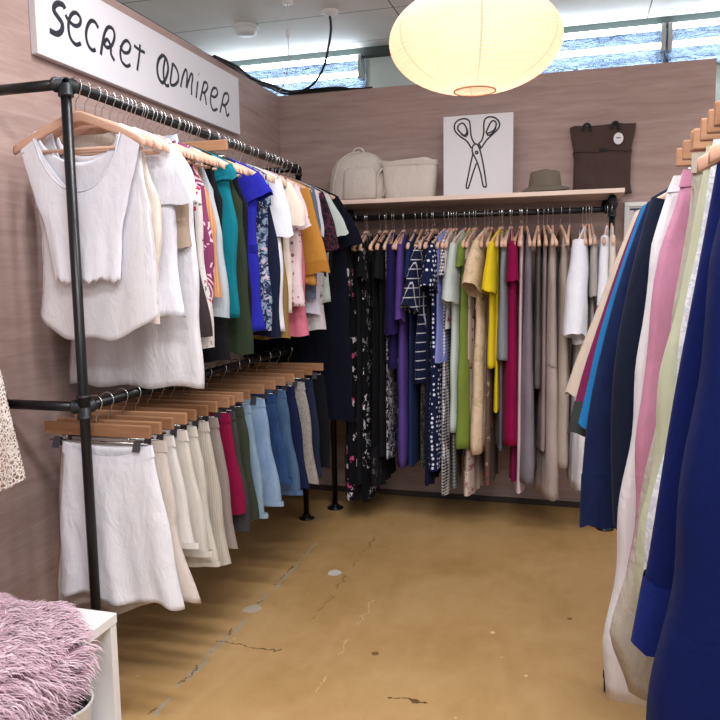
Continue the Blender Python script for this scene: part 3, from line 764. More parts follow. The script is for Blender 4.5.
up('crop_tank', 2.085, 'white cropped tank top with scoop neck, first on the upper left rail', 'top', WHITE, 'the white cropped tank top', rz=.02,
   top='tank', W=.238, nw=.16, nd=.20, ndb=.11, sw=.228, ad=.22, np=2.0, hem=-.607, A=.004, k=2.2, wav=.003, solid=True, nc=34, nr=30,
   hw=[(-.18,.238),(-.25,.205),(-.36,.172),(-.45,.14),(-.607,.130)], xl=[(-.18,-.228),(-.25,-.195),(-.35,-.175),(-.45,-.132),(-.607,-.114)],
   th=[(-.18,.009),(-.4,.012),(-.607,.012)], hemf=lambda s: .004*math.sin(s*28), trim=(WHITE, .003))
up('tank_tunic', 2.13, 'long white tank tunic with curved layered hem behind the cropped tank', 'top', WHITE2, 'the long white tank tunic',
   top='tank', W=.235, nw=.125, nd=.17, ndb=.10, sw=.195, ad=.24, hem=-.80, A=.006, k=1.6, solid=True, nc=34, nr=34, hemb=.035,
   hw=[(-.2,.235),(-.42,.222),(-.6,.245),(-.82,.222)], xl=[(-.2,-.235),(-.45,-.19),(-.6,-.205),(-.82,-.228)],
   th=[(-.18,.010),(-.4,.014),(-.82,.016)], hemf=lambda s: .085*abs(s)**3, trim=(WHITE, .004), hemband=None)
up('camisole', 2.185, 'off white camisole with a beaded placket behind the tank tunic', 'top', CREAM, 'the beaded off white camisole',
   top='tank', W=.235, nw=.13, nd=.2, sw=.17, ad=.22, hem=-.75, A=.006, hw=[(-.2,.235),(-.45,.225),(-.77,.20)], placket=WHITE2, buttons=(WHITE2, 8))
up('flutter_blouse', 2.265, 'white blouse with a wide fluttering short sleeve beside the camisole', 'blouse', WHITE, 'the white flutter sleeve blouse',
   W=.235, nw=.09, nd=.09, hem=-.735, A=.009, k=4.2, hw=[(-.1,.235),(-.3,.225),(-.45,.232),(-.735,.252)], solid=True,
   sleeves=dict(L=.17, ang=1.17, r0=.085, r1=.12, d=.022, bend=0.30, puff=.012), trim=WHITE2, buttons=(WHITE2, 6), placket=WHITE2)
up('linen_dress', 2.37, 'long white linen shift dress, lowest hem on the upper left rail', 'dress', WHITE2, 'the long white linen dress',
   top='tank', W=.245, nw=.1, nd=.1, sw=.17, ad=.2, hem=-.992, A=.007, k=2.4, solid=True, nr=36,
   hw=[(-.1,.245),(-.4,.245),(-.7,.256),(-1.,.256)], xl=[(-.1,-.245),(-.4,-.245),(-.7,-.283),(-1.,-.305)], th=[(-.1,.012),(-.4,.018),(-1.,.022)])
up('sleeveless_tunic', 2.343, 'tan sleeveless top with dark lining next to the charcoal tunic', 'top', fabric('#9b8878'), 'the tan sleeveless top',
   top='tank', W=.235, nw=.1, nd=.09, sw=.17, ad=.2, hem=-.5, hw=[(-.2,.235),(-.3,.24),(-.5,.25)], trim=BLACK)
up('charcoal_tunic', 2.393, 'charcoal brown tunic with a slanting hem on the upper left rail', 'top', fabric('#352c30'), 'the charcoal brown tunic',
   W=.23, nd=.09, hem=-0.809, hw=[(-.1,.23),(-.45,.235),(-.8,.285)], A=.006, top='tank', sw=.17, ad=.2)
up('floral_tunic', 2.438, 'white floral print top showing only its hem under the charcoal tunic', 'top', fabric('#c9c3c2','floral','#a8324c','#6d6f66',.9), 'the white floral print top',
   top='tank', W=.235, hem=-.86, hw=[(-.1,.235),(-.5,.245),(-.86,.275)])
up('plum_blouse', 2.468, 'plum blouse with a pale sunburst print beside the peach top', 'blouse', fabric('#7b3a5e','sunburst','#e0b7c4'), 'the plum sunburst blouse',
   W=.225, top='tank', sw=.185, ad=.14, hem=-.7, hw=[(-.1,.232),(-.3,.24),(-.45,.262),(-.7,.262)], A=.006)
up('ribbed_vest', 2.507, 'peach orange ribbed top squeezed beside the plum blouse', 'top', fabric('#b37f59','stripe','#c6946c',None,2.), 'the peach ribbed top',
   top='tank', W=.23, sw=.18, ad=.16, hem=-.68, hw=[(-.1,.23),(-.3,.235),(-.42,.262),(-.7,.27)])
up('grey_shirt', 2.563, 'pale blue grey sleeveless shirt left of the teal top', 'shirt', fabric('#a7b0b8'), 'the pale blue grey shirt',
   top='tank', W=.235, sw=.19, ad=.14, hem=-0.755, hw=[(-.1,.232),(-.3,.225),(-.45,.26),(-.8,.275)], A=.008, collar=fabric('#a7b0b8'), buttons=(WHITE2, 6))
up('black_blouse', 2.639, 'black blouse behind the teal sleeveless top', 'blouse', BLACK, 'the black blouse', top='tank', sw=.19, W=.235, hem=-.93, hw=[(-.1,.235),(-.4,.22),(-.95,.235)])
up('sleeveless_blouse', 2.692, 'teal sleeveless top with a round neck on the upper left rail', 'top', fabric('#0d6b7a'), 'the teal sleeveless top',
   W=.24, nw=.1, nd=.08, hem=-0.769, A=.006, hw=[(-.1,.24),(-.25,.232),(-.4,.255),(-.6,.252),(-.8,.25)], solid=True, trim=(fabric('#0b5a68'), .004),
   sleeves=dict(L=.05, ang=1.22, r0=.075, r1=.08, d=.018, bend=0.06))
up('olive_tunic', 2.794, 'dark olive green tunic hanging lower than the teal top', 'top', fabric('#2b3527'), 'the dark olive tunic',
   top='tank', W=.235, sw=.18, hem=-0.913, hw=[(-.1,.235),(-.4,.235),(-.7,.255),(-1.,.262)], A=.006)
up('black_vest', 2.842, 'black sleeveless vest top left of the cobalt blouse', 'top', BLACK, 'the black vest top', top='tank', W=.24, sw=.19, hem=-.8, hw=[(-.1,.24),(-.3,.235),(-.8,.235)])
up('cobalt_blouse', 2.944, 'cobalt blue blouse with a gathered waist on the upper left rail', 'blouse', fabric('#25269a'), 'the cobalt blue blouse',
   W=.24, nw=.1, nd=.1, hem=-0.838, A=.011, k=4.2, solid=True, hw=[(-.1,.24),(-.2,.24),(-.46,.225),(-.52,.225),(-.92,.262)],
   sleeves=dict(L=.09, ang=0.97, r0=.07, r1=.082, d=.02, bend=0.24), belt=(fabric('#1d1e82'), -.47, .03), trim=fabric('#1d1e82'))
up('paisley_blouse', 3.03, 'dark blue paisley print blouse right of the cobalt blouse', 'blouse', fabric('#1f2b4a','print','#7d93a9','#b8aab8',1.6), 'the blue paisley blouse',
   W=.238, hem=-0.844, hw=[(-.1,.238),(-.4,.24),(-.9,.25)], sleeves=dict(L=.12, ang=1.32, r0=.065, r1=.07, d=.016))
up('navy_waistcoat', 3.097, 'navy waistcoat with a curved front edge on the upper left rail', 'waistcoat', NAVY, 'the navy waistcoat',
   top='tank', W=.24, sw=.2, ad=.13, hem=-0.87, hw=[(-.1,.24),(-.25,.215),(-.45,.262),(-.95,.262)], A=.004)
up('cream_blouse', 3.191, 'cream cotton blouse with a short hanging sleeve beside the navy waistcoat', 'blouse', WHITE, 'the cream cotton blouse',
   W=.24, hem=-0.85, A=.008, hw=[(-.1,.24),(-.4,.235),(-.92,.245)], sleeves=dict(L=.25, ang=1.32, r0=.075, r1=.085, d=.02, bend=0.12), solid=True)
up('khaki_tunic', 3.229, 'khaki brown cloth hem showing below the cream cotton blouse', 'top', fabric('#84693f'), 'the khaki brown top',
   top='tank', W=.235, hem=-0.892, hw=[(-.1,.23),(-.5,.235),(-1,.265)], A=.01)
up('puff_blouse', 3.292, 'ivory blouse with a loose puffed sleeve left of the pink dotted shirt', 'blouse', CREAM, 'the ivory puff sleeve blouse',
   W=.242, hem=-0.772, A=.008, hw=[(-.1,.242),(-.4,.24),(-.9,.25)], sleeves=dict(L=.19, ang=1.17, r0=.085, r1=.105, d=.026, bend=0.21, puff=.012), solid=True, trim=WHITE2)
up('dotted_shirt', 3.397, 'pale pink shirt scattered with tiny dots on the upper left rail', 'shirt', fabric('#d9c2c6','dots','#8a5a68',None,.8), 'the pale pink dotted shirt',
   W=.24, hem=-0.744, A=.008, hw=[(-.1,.24),(-.4,.25),(-.85,.275)], sleeves=dict(L=.2, ang=1.22, r0=.078, r1=.09, d=.02, bend=0.15), solid=True)
up('rose_blouse', 3.452, 'rose pink blouse whose hem hangs below the dotted shirt', 'blouse', fabric('#c26a7d'), 'the rose pink blouse',
   top='tank', W=.24, hem=-0.896, A=.01, hw=[(-.1,.24),(-.5,.245),(-1.,.265)])
up('mustard_shirt', 3.552, 'mustard yellow short sleeved shirt with a wide cuff on the upper left rail', 'shirt', fabric('#b07b35'), 'the mustard yellow shirt',
   W=.242, hem=-0.65, A=.004, hw=[(-.1,.242),(-.3,.25),(-.8,.28)], sleeves=dict(L=.42, ang=1.34, r0=.075, r1=.085, d=.02, bend=0.03), cuff=(fabric('#a06d2c'), .6), solid=True)
up('slate_shirt', 3.627, 'slate blue shirt tucked right of the mustard shirt', 'shirt', fabric('#596273'), 'the slate blue shirt', W=.242, hem=-.72, hw=[(-.1,.242),(-.7,.25)], sleeves=dict(L=.2, ang=1.32, r0=.07, r1=.075))
up('lavender_blouse', 3.674, 'pale lavender top beside the slate blue shirt', 'top', fabric('#bdbbc9'), 'the pale lavender top', W=.242, hem=-.8, hw=[(-.1,.242),(-.7,.255)], sleeves=dict(L=.22, ang=1.32, r0=.075, r1=.08))
up('spotted_blouse', 3.722, 'white spotted top with its hem below the mustard sleeve', 'top', fabric('#b9b4b6','floral','#6f6a74','#8b8089',1.1), 'the white spotted top',
   W=.242, top='tank', sw=.2, hem=-0.89, hw=[(-.1,.242),(-.5,.25),(-1,.262)], A=.008)
up('lace_blouse', 3.77, 'black and burgundy lace edged top near the rear post', 'top', fabric('#1b151a','print','#54283a','#2c2026',2.2), 'the black burgundy lace top',
   W=.243, hem=-.6, hw=[(-.1,.243),(-.6,.25)], sleeves=dict(L=.3, ang=1.27, r0=.07, r1=.075, d=.02, bend=0.06, puff=.006), hemf=lambda s: .012*math.sin(s*30))
up('mint_blouse', 3.837, 'pale mint blouse with a pointed wide sleeve near the rear post', 'blouse', fabric('#b3bbb8'), 'the pale mint blouse',
   W=.245, hem=-.75, hw=[(-.1,.245),(-.8,.25)], sleeves=dict(L=.23, ang=1.07, r0=.085, r1=.10, d=.02, bend=0.09), solid=True)
up('magenta_cardigan', 3.905, 'dark cardigan with a magenta neckband near the rear post', 'cardigan', BLACK, 'the dark magenta trimmed cardigan', W=.24, hem=-.6, trim=(fabric('#b02a63'), .007), hw=[(-.1,.24),(-.6,.24)])
up('navy_dress', 4.00, 'long navy dress with wide sleeves, last before the rear post', 'dress', fabric('#0a0d1a'), 'the long navy dress',
   W=.25, hem=-1.428, A=.006, hw=[(-.1,.25),(-.5,.30),(-1.3,.32)], sleeves=dict(L=.27, ang=1.02, r0=.09, r1=.11, d=.026, bend=0.18), nr=34)
# bare flat hanger among the tops
hanger((XL_, 2.74, ZT), .0, 'nothing, bare among the blouses of the upper left rail', HU, True)

# ------------------------------------------------------------------ clothes, lower rail on the left
def low(name, y, label, cat, mat, short, rz=0., **kw):
    kw.setdefault('top', 'waist'); kw.setdefault('W', .2); kw.setdefault('A', .006); kw.setdefault('th', [(-.13,.008),(-.25,.016),(-.75,.018)])
    return garment(name, (XL_, y, ZL), rz, label, cat, GL, mat, short, HL, **kw)
DWHITE = fabric('#cfcac5','denim','#d9d5d1'); 
low('flared_skirt', 2.10, 'white flared mini skirt, first on the lower left rail', 'skirt', fabric('#dddce2', None, wr=.8), 'the white flared mini skirt', W=.2, sag=.045, solid=True, nc=44, nr=34,
    hem=-.665, A=.012, k=2.1, hw=[(-.13,.205),(-.3,.235),(-.66,.30)], xl=[(-.13,-.135),(-.3,-.155),(-.66,-.185)], waistband=WHITE, th=[(-.13,.008),(-.3,.02),(-.67,.02)], hemf=lambda s: -.012*math.cos(s*7)  )
low('linen_skirt', 2.165, 'cream linen skirt with a longer hem behind the white flared skirt', 'skirt', fabric('#cbbfb8', None, wr=.7), 'the cream linen skirt', W=.21, solid=True,
    hem=-.72, A=.010, k=1.8, hw=[(-.13,.218),(-.43,.25),(-.72,.328)], xl=[(-.13,-.2),(-.7,-.25)], waistband=fabric('#c2b5ad'), hemf=lambda s: .05*s - .02*math.cos(s*6))
lowers = [
 ('denim_skirt', 2.25, 212, 548, 'white buttoned denim skirt beside the cream linen skirt', 'skirt', DWHITE, .275, None),
 ('denim_shorts', 2.33, 224, 558, 'off white denim shorts with a raw hem', 'shorts', fabric('#c8c0b8','denim','#d4cfc9'), .275, -.38),
 ('denim_shorts', 2.41, 232, 566, 'ivory denim shorts with dark rivets', 'shorts', fabric('#c5bfb4','denim','#cfcac2'), .27, -.38),
 ('corduroy_skirt', 2.49, 240, 566, 'pale stone corduroy skirt before the taupe one', 'skirt', fabric('#bdb5aa','stripe','#b0a79c',None,3.), .275, None),
 ('cotton_skirt', 2.58, 247, 548, 'taupe grey cotton skirt left of the crimson one', 'skirt', fabric('#8b8079'), .27, None),
 ('crimson_skirt', 2.67, 251, 514, 'crimson mini skirt on the lower left rail', 'skirt', fabric('#7e1038'), .262, None),
 ('charcoal_skirt', 2.73, 256, 530, 'charcoal skirt right of the crimson skirt', 'skirt', fabric('#3c3a3c'), .262, None),
 ('olive_shorts', 2.80, 261, 520, 'dark olive shorts left of the striped denim', 'shorts', fabric('#373b2f'), .255, -.36),
 ('denim_skirt', 2.88, 268, 517, 'pale denim skirt with a bleached side stripe', 'skirt', fabric('#6c879e','denim','#9db2bf'), .262, None),
 ('denim_shorts', 3.02, 282, 506, 'light blue denim shorts with a turned up hem', 'shorts', fabric('#6d88ac','denim','#a3b7cc'), .272, -.36),
 ('denim_shorts', 3.16, 293, 482, 'mid blue denim shorts with a ripped hem', 'shorts', fabric('#1b3158','denim','#3c5a86'), .27, -.34),
 ('denim_skirt', 3.27, 301, 495, 'faded blue denim skirt behind the ripped denim shorts', 'skirt', fabric('#354e70','denim','#617b9a'), .27, None),
 ('navy_skirt', 3.40, 313, 487, 'dark navy short skirt beyond the denim on the lower left rail', 'skirt', fabric('#171d3f'), .27, None),
 ('tweed_skirt', 3.53, 319, 484, 'light grey tweed skirt right of the dark navy skirt', 'skirt', fabric('#9a9590','print','#87827d',None,3.), .265, None),
 ('indigo_shorts', 3.66, 321, 476, 'dark indigo shorts between the grey tweed and black skirts', 'shorts', fabric('#1c2236','denim','#252d45'), .25, -.34),
 ('black_skirt', 3.83, 323, 468, 'black skirt, last on the lower left rail', 'skirt', fabric('#101117'), .235, None),
]
LHEM = [-0.523, -0.589, -0.651, -0.683, -0.646, -0.539, -0.627, -0.608, -0.621, -0.615, -0.543, -0.638, -0.635, -0.657, -0.651, -0.654]
for i, (nm, y, u, v, lab, cat, mat, hwid, cr) in enumerate(lowers):
    hem = LHEM[i]
    kw = dict(waistband=mat)
    if 'denim' in nm: kw.update(pocket=(mat, .10, -.20, .09, .09), hemband=(mat, .02))
    if 'buttoned' in lab: kw.update(buttons=(M['fit'], 6))
    low(nm, y, lab, cat, mat, 'the ' + lab.split(' with ')[0].split(' beside ')[0].split(' before ')[0].split(' left ')[0].split(' right ')[0].split(' behind ')[0].split(' beyond ')[0].split(' between ')[0].split(' on ')[0].split(',')[0],
        rz=(.03 if i % 2 else -.03), W=.2, hem=hem, crotch=cr if cr and cr > hem else None, hw=[(-.13,.2),(-.25,.222),(hem,hwid)], **kw)

# ------------------------------------------------------------------ dresses on the back rail
def bk(name, xf, phi, label, cat, mat, short, hem, z=None, **kw):
    """xf: where the garment's front edge (towards the room) stands; phi: how far it is swung round on its hook"""
    kw.setdefault('W', .235); kw['A'] = kw.get('A', .006)*.6; kw.setdefault('th', [(-.1,.011),(-.3,.013),(hem,.014)])
    kw.setdefault('hw', [(-.1,kw['W']),(-.5,kw['W']-.02),(hem,kw['W']+.02)])
    a = math.radians(phi)
    return garment(name, (xf - .235*math.sin(a), YB, ZB), -PI/2 + a, label, cat, GB, mat, short, HB, hem=hem, **kw)
SL = dict(L=.2, ang=1.2, r0=.06, r1=.065, d=.02, bend=.15)
BLKFLOR = fabric('#0b0b12','floral','#c7bcc0','#b0486a',.8)
bk('floral_dress', -1.253, 0, 'long black dress with scattered pink flowers, first on the back rail', 'dress', BLKFLOR, 'the black pink flower dress', -1.644, sleeves=dict(L=.28, ang=1.25, r0=.06, r1=.06, d=0.023), A=.016, k=5, nr=40, th=[(-.1,.012),(-.3,.022),(-.9,.032),(-1.6,.036)])
bk('black_dress', -1.211, -5, 'plain black dress behind the pink flower dress', 'dress', BLACK, 'the plain black dress', -1.55, A=.012, W=.205)
bk('floral_dress', -1.17, 4, 'black dress with white flower sprigs and a long column of print', 'dress', fabric('#0b0b10','floral','#d2cdd0','#8f8f96',1.2), 'the black sprig dress', -1.655, sleeves=SL, A=.014, W=.205)
bk('black_gown', -1.111, 0, 'black gown with a tiered ruffled hem on the back rail', 'dress', fabric('#0d0c12'), 'the black tiered gown', -1.561, A=.02, k=6, top='tank', sw=.19, hemband=(fabric('#15131a','floral','#57525c','#322e38',1.3), .24), W=.205)
bk('slim_dress', -1.07, 0, 'slim black dress left of the paisley one', 'dress', BLACK, 'the slim black dress', -1.38, sleeves=SL, W=.205)
bk('paisley_dress', -1.029, 2, 'black and white paisley dress left of the indigo top', 'dress', fabric('#15141d','print','#b9b4bd',None,2.), 'the paisley dress', -1.392, top='tank', sw=.2, W=.205)
bk('indigo_tunic', -0.994, 8, 'deep indigo tunic top left of the purple dress', 'top', fabric('#1f1645'), 'the deep indigo tunic', -0.857, sleeves=dict(L=.5, ang=1.42, r0=.07, r1=.08, d=0.034, bend=.05), hemband=(fabric('#1a123b'), .03), th=[(-.1,.012),(-.3,.022),(-.9,.032),(-1.6,.036)])
bk('slip_dress', -0.965, 0, 'black slip dress showing below the indigo tunic', 'dress', fabric('#121019','floral','#5f5a6a','#3c3748',1.), 'the black slip dress', -1.379, top='tank', sw=.19, W=.205)
bk('purple_dress', -0.942, 6, 'bright purple dress with a short sleeve on the back rail', 'dress', fabric('#4f3a80'), 'the bright purple dress', -1.433, sleeves=dict(L=.42, ang=1.3, r0=.07, r1=.085, d=0.025, bend=.1), solid=True, th=[(-.1,.012),(-.3,.022),(-.9,.032),(-1.6,.036)])
bk('blue_dress', -0.897, 0, 'dark blue dress between the purple and checked dresses', 'dress', fabric('#1b2a55'), 'the dark blue dress', -1.431, sleeves=SL, W=.205)
bk('checked_dress', -0.851, -16, 'navy shirt dress with a white window check and short sleeve', 'dress', fabric('#141a35','check','#b9b8c0',None,1.4), 'the navy checked dress', -0.944, sleeves=dict(L=.36, ang=1.12, r0=.075, r1=.085, d=0.032, bend=.1), solid=True, th=[(-.1,.012),(-.3,.022),(-.9,.032),(-1.6,.036)])
bk('leaf_dress', -0.829, 0, 'dark dress with a small ochre leaf print below the checked one', 'dress', fabric('#1c1e22','print','#5a5342','#3c4538',2.), 'the dark leaf print dress', -1.422, top='tank', sw=.2, W=.205)
bk('navy_gown', -0.8, 0, 'plain navy dress with the longest hem beside the polka dots', 'dress', fabric('#101730'), 'the plain navy dress', -1.536, sleeves=SL, A=.012, W=.205)
bk('polka_dress', -0.767, -10, 'navy polka dot dress with short dotted sleeves', 'dress', fabric('#141b3c','dots','#d6d6e2',None,.9), 'the navy polka dot dress', -1.435, sleeves=dict(L=.24, ang=1.05, r0=.08, r1=.09, d=0.037, bend=.15), A=.01, th=[(-.1,.012),(-.3,.022),(-.9,.032),(-1.6,.036)])
bk('periwinkle_blouse', -0.733, -8, 'periwinkle blue top hanging in front of the polka dots', 'top', fabric('#7b82c2'), 'the periwinkle blue top', -0.819, top='tank', sw=.19, hw=[(-.1,.235),(-.5,.235),(-.8,.27)], A=.014, W=.205)
bk('gingham_dress', -0.705, 0, 'black and white gingham dress reaching the lowest of the middle', 'dress', fabric('#d6d2d2','gingham','#18181c'), 'the gingham dress', -1.583, sleeves=SL, A=.012, W=.205)
bk('sprig_dress', -0.689, -4, 'pale dress with small red sprigs left of the mint dress', 'dress', fabric('#b7b5b3','floral','#8a3b40','#6d7466',1.4), 'the pale red sprig dress', -0.64, sleeves=dict(L=.3, ang=1.3, r0=.06, r1=.065, d=.018), W=.205)
bk('mint_dress', -0.65, -10, 'pale mint dress with a wide short sleeve on the back rail', 'dress', fabric('#b7c1bd'), 'the pale mint dress', -1.212, sleeves=dict(L=.32, ang=1.2, r0=.08, r1=.095, d=0.032, bend=.1), solid=True, hw=[(-.1,.235),(-.5,.23),(-1.1,.25)], th=[(-.1,.012),(-.3,.022),(-.9,.032),(-1.6,.036)])
bk('check_dress', -0.645, 4, 'black check dress with a pleated hem under the green one', 'dress', fabric('#8a8988','gingham','#1a1a1e',None,.9), 'the black check dress', -1.544, top='tank', sw=.19, W=.205)
bk('green_dress', -0.606, -12, 'olive green dress with a rounded dipping hem on the back rail', 'dress', fabric('#6d7f35'), 'the olive green dress', -1.345, sleeves=dict(L=.12, ang=1.2, r0=.07, r1=.075, d=0.025), A=.014, k=2, solid=True, hw=[(-.1,.235),(-.35,.21),(-1.3,.285)], slant=.05, th=[(-.1,.012),(-.3,.022),(-.9,.032),(-1.6,.036)])
bk('lace_dress', -0.573, -6, 'beige floral dress with a ruffled lace hem beside the green dress', 'dress', fabric('#a8958c','floral','#5f4a48','#8a4a50',1.), 'the beige lace hem dress', -1.57, sleeves=dict(L=.18, ang=1.2, r0=.065, r1=.07), A=.018, k=5, hemband=(fabric('#c3b2a8','floral','#9b5a5c','#8b8a6a',1.), .14), W=.205)
bk('embroidered_dress', -0.53, -13, 'cream dress with embroidered leaves and a flared short sleeve', 'dress', fabric('#d0b89c','print','#c9b08f','#b9a684',.7), 'the cream embroidered dress', -1.328, sleeves=dict(L=.26, ang=1.0, r0=.085, r1=.11, d=0.039, bend=.12, puff=.008), A=.012, solid=True, hw=[(-.1,.235),(-.45,.19),(-.6,.19),(-1.4,.26)], belt=(fabric('#c4ab8e'), -.5, .03), th=[(-.1,.012),(-.3,.022),(-.9,.032),(-1.6,.036)], W=.215)
bk('brown_dress', -0.46, 0, 'brown dress with a rusty flower print under the cream one', 'dress', fabric('#5d4c43','floral','#8a3f3f','#a58f76',.9), 'the brown flower dress', -1.506, top='tank', sw=.19, A=.012, W=.205)
bk('yellow_dress', -0.444, -10, 'bright yellow dress with a folded sleeve on the back rail', 'dress', fabric('#d3b91f'), 'the bright yellow dress', -0.846, sleeves=dict(L=.26, ang=1.15, r0=.075, r1=.085, d=0.030, bend=.2), solid=True, hw=[(-.1,.235),(-.5,.24),(-1.,.25)], th=[(-.1,.012),(-.3,.022),(-.9,.032),(-1.6,.036)])
bk('yellow_dress', -0.411, 2, 'second yellow dress with a lower hem beside the grey one', 'dress', fabric('#cfb41c'), 'the lower hemmed yellow dress', -1.088, top='tank', sw=.19, W=.205)
bk('grey_tunic', -0.38, -6, 'blue grey top between the yellow and magenta dresses', 'top', fabric('#7c838c'), 'the blue grey top', -0.801, W=.25, top='tank', sw=.2, A=.012, solid=True, hw=[(-.1,.25),(-.5,.26),(-.9,.275)], th=[(-.1,.012),(-.3,.022),(-.9,.032),(-1.6,.036)])
bk('slate_dress', -0.385, 4, 'slate grey dress showing below the blue grey top', 'dress', fabric('#595a63'), 'the slate grey dress', -1.311, top='tank', sw=.19, W=.205)
bk('magenta_dress', -0.327, 6, 'deep magenta dress with short sleeves on the back rail', 'dress', fabric('#84083f'), 'the deep magenta dress', -1.273, sleeves=dict(L=.2, ang=1.25, r0=.075, r1=.08, d=0.032), A=.016, k=4, solid=True, hw=[(-.1,.235),(-.5,.235),(-1.4,.275)], th=[(-.1,.012),(-.3,.022),(-.9,.032),(-1.6,.036)])
bk('berry_dress', -0.321, -4, 'darker berry dress with a hem below the magenta dress', 'dress', fabric('#6b0d38'), 'the darker berry dress', -1.47, top='tank', sw=.19, A=.014, W=.205)
bk('pink_dress', -0.285, 2, 'pale pink strappy dress right of the magenta dress', 'dress', fabric('#cdb7c0'), 'the pale pink strappy dress', -1.544, top='tank', nw=.14, nd=.2, sw=.16, ad=.22, A=.01, hw=[(-.1,.235),(-.3,.2),(-1.5,.235)], W=.205)
bk('mauve_dress', -0.238, 8, 'grey mauve dress with a pointed hem on the back rail', 'dress', fabric('#777079'), 'the grey mauve dress', -1.424, top='tank', nw=.13, nd=.18, sw=.17, ad=.22, A=.016, k=3, solid=True, hw=[(-.1,.23),(-.3,.215),(-1.4,.285)], slant=-.06, th=[(-.1,.012),(-.3,.022),(-.9,.032),(-1.6,.036)])
bk('taupe_tunic', -0.191, 4, 'dark taupe tunic right of the grey mauve dress', 'top', fabric('#5f5759'), 'the dark taupe tunic', -0.959, top='tank', nw=.13, nd=.16, sw=.17, ad=.22, A=.012, solid=True, W=.205)
bk('rose_taupe_dress', -0.155, 6, 'rose taupe strappy dress behind the long linen one', 'dress', fabric('#8d7c7c'), 'the rose taupe strappy dress', -1.3, top='tank', nw=.15, nd=.22, sw=.165, ad=.24, A=.01, W=.205)
bk('linen_gown', -0.103, 14, 'long oatmeal linen dress with the lowest hem on the back rail', 'dress', fabric('#a89a95'), 'the long oatmeal linen dress', -1.568, top='tank', nw=.14, nd=.22, sw=.17, ad=.26, A=.014, k=2.4, solid=True, hw=[(-.1,.235),(-.35,.205),(-1.6,.26)], belt=(fabric('#a0928c'), -.82, .012), th=[(-.1,.012),(-.3,.022),(-.9,.032),(-1.6,.036)])
bk('pinafore_dress', -0.047, 10, 'stone linen pinafore with narrow straps left of the white blouse', 'dress', fabric('#a99c92'), 'the stone linen pinafore', -1.389, top='tank', nw=.14, nd=.24, sw=.165, ad=.28, A=.01, solid=True, hw=[(-.1,.23),(-.4,.2),(-1.4,.235)], th=[(-.1,.012),(-.3,.022),(-.9,.032),(-1.6,.036)])
bk('white_tunic', 0.008, -10, 'white tunic with a full elbow sleeve on the back rail', 'top', WHITE, 'the white full sleeve tunic', -0.714, sleeves=dict(L=.50, ang=1.28, r0=.07, r1=.10, d=0.052, bend=.05, puff=.01), A=.01, solid=True, th=[(-.1,.012),(-.3,.022),(-.9,.032),(-1.6,.036)])
bk('white_dress', 0.043, 4, 'long white pleated dress near the right rack post', 'dress', WHITE2, 'the long white pleated dress', -1.495, top='tank', sw=.19, A=.016, k=6, solid=True, th=[(-.1,.012),(-.3,.022),(-.9,.032),(-1.6,.036)])
bk('grey_blouse', 0.088, 4, 'grey beige blouse right of the white full sleeve tunic', 'blouse', fabric('#a09894'), 'the grey beige blouse', -.8, sleeves=dict(L=.3, ang=1.3, r0=.06, r1=.065, d=.022), W=.205)
bk('white_shirt', 0.133, -6, 'white cotton shirt, second from the right rack post', 'shirt', WHITE, 'the white cotton shirt', -.9, sleeves=dict(L=.35, ang=1.28, r0=.06, r1=.075, d=.03), W=.205)
bk('cream_cardigan', 0.177, 0, 'cream top, last beside the right rack post', 'top', CREAM, 'the cream top at the end', -.9, sleeves=dict(L=.35, ang=1.3, r0=.06, r1=.065, d=.02), W=.205)

# ------------------------------------------------------------------ jackets and trousers on the right rail
def rt(name, y, label, cat, mat, short, rz=0., **kw):
    return garment(name, (XR_, y, ZR), rz, label, cat, GR, mat, short, HR, **kw)
TH = [(-.1,.014),(-.3,.028),(-1.2,.032)]
def jk(name, y, label, cat, mat, short, hem, ang, L, bend, r0=.07, r1=.06, d=.026, W=.235, **kw):
    rt(name, y, label, cat, mat, short, hem=hem, W=W, hw=[(-.1,W),(hem,W+.02)], th=[(-.1,.014),(-.3,.026),(-1.2,.03)], sleeves=dict(L=L, ang=ang, r0=r0, r1=r1, d=d, bend=bend), solid=True, **kw)
jk('cream_jacket', 2.47, 'cream cotton jacket, farthest on the right rail', 'jacket', fabric('#c9bcae'), 'the cream cotton jacket', -.8, 1.19, .60, .05, collar=fabric('#c9bcae'), buttons=(LINEN, 4), W=.25)
jk('magenta_jacket', 2.405, 'magenta jacket with a dark grey turned back cuff on the right rail', 'jacket', fabric('#7a2350'), 'the magenta jacket', -.8, 1.215, .70, .14, .065, .065, .024, cuff=(fabric('#3a3f3c'), .6), W=.24)
jk('blue_jacket', 2.34, 'bright blue jacket left of the denim jacket', 'jacket', fabric('#1f74b4'), 'the bright blue jacket', -.8, 1.235, .66, .14, .065, .06, .024, W=.242)
DEN = fabric('#121d40','denim','#1e2d58')
jk('denim_jacket', 2.245, 'dark denim jacket with a long hanging sleeve on the right rail', 'jacket', DEN, 'the dark denim jacket', -.85, 1.19, .92, .34, .075, .055, .03, collar=DEN, buttons=(M['fit'], 5), cuff=(DEN, .8))
jk('navy_coat', 2.07, 'dark navy coat with broad rounded shoulders on the right rail', 'coat', fabric('#141b2e'), 'the dark navy coat', -.98, 1.27, .85, .38, .085, .075, .042, W=.24, collar=fabric('#141b2e'))
def leg(name, y, label, mat, short, xl, hem, rz=0, **kw):
    xr = [(z, -x) for z, x in xl]
    kw.setdefault('th', [(-.13,.009),(-.3,.022),(hem,.026)])
    rt(name, y, label, 'trousers', mat, short, rz, top='waist', W=.2, hem=hem, hw=xr, xl=xl, crotch=-.45, A=.004, waistband=mat, nr=34, solid=True, **kw)
leg('white_trousers', 1.94, 'white cotton trousers between the navy coat and pink trousers', fabric('#d3d1d6'), 'the white cotton trousers', [(-.127,-.204),(-.185,-.225),(-.302,-.255),(-.471,-.266),(-.608,-.279),(-1.06,-.316),(-1.305,-.337),(-1.484,-.336)], -1.46)
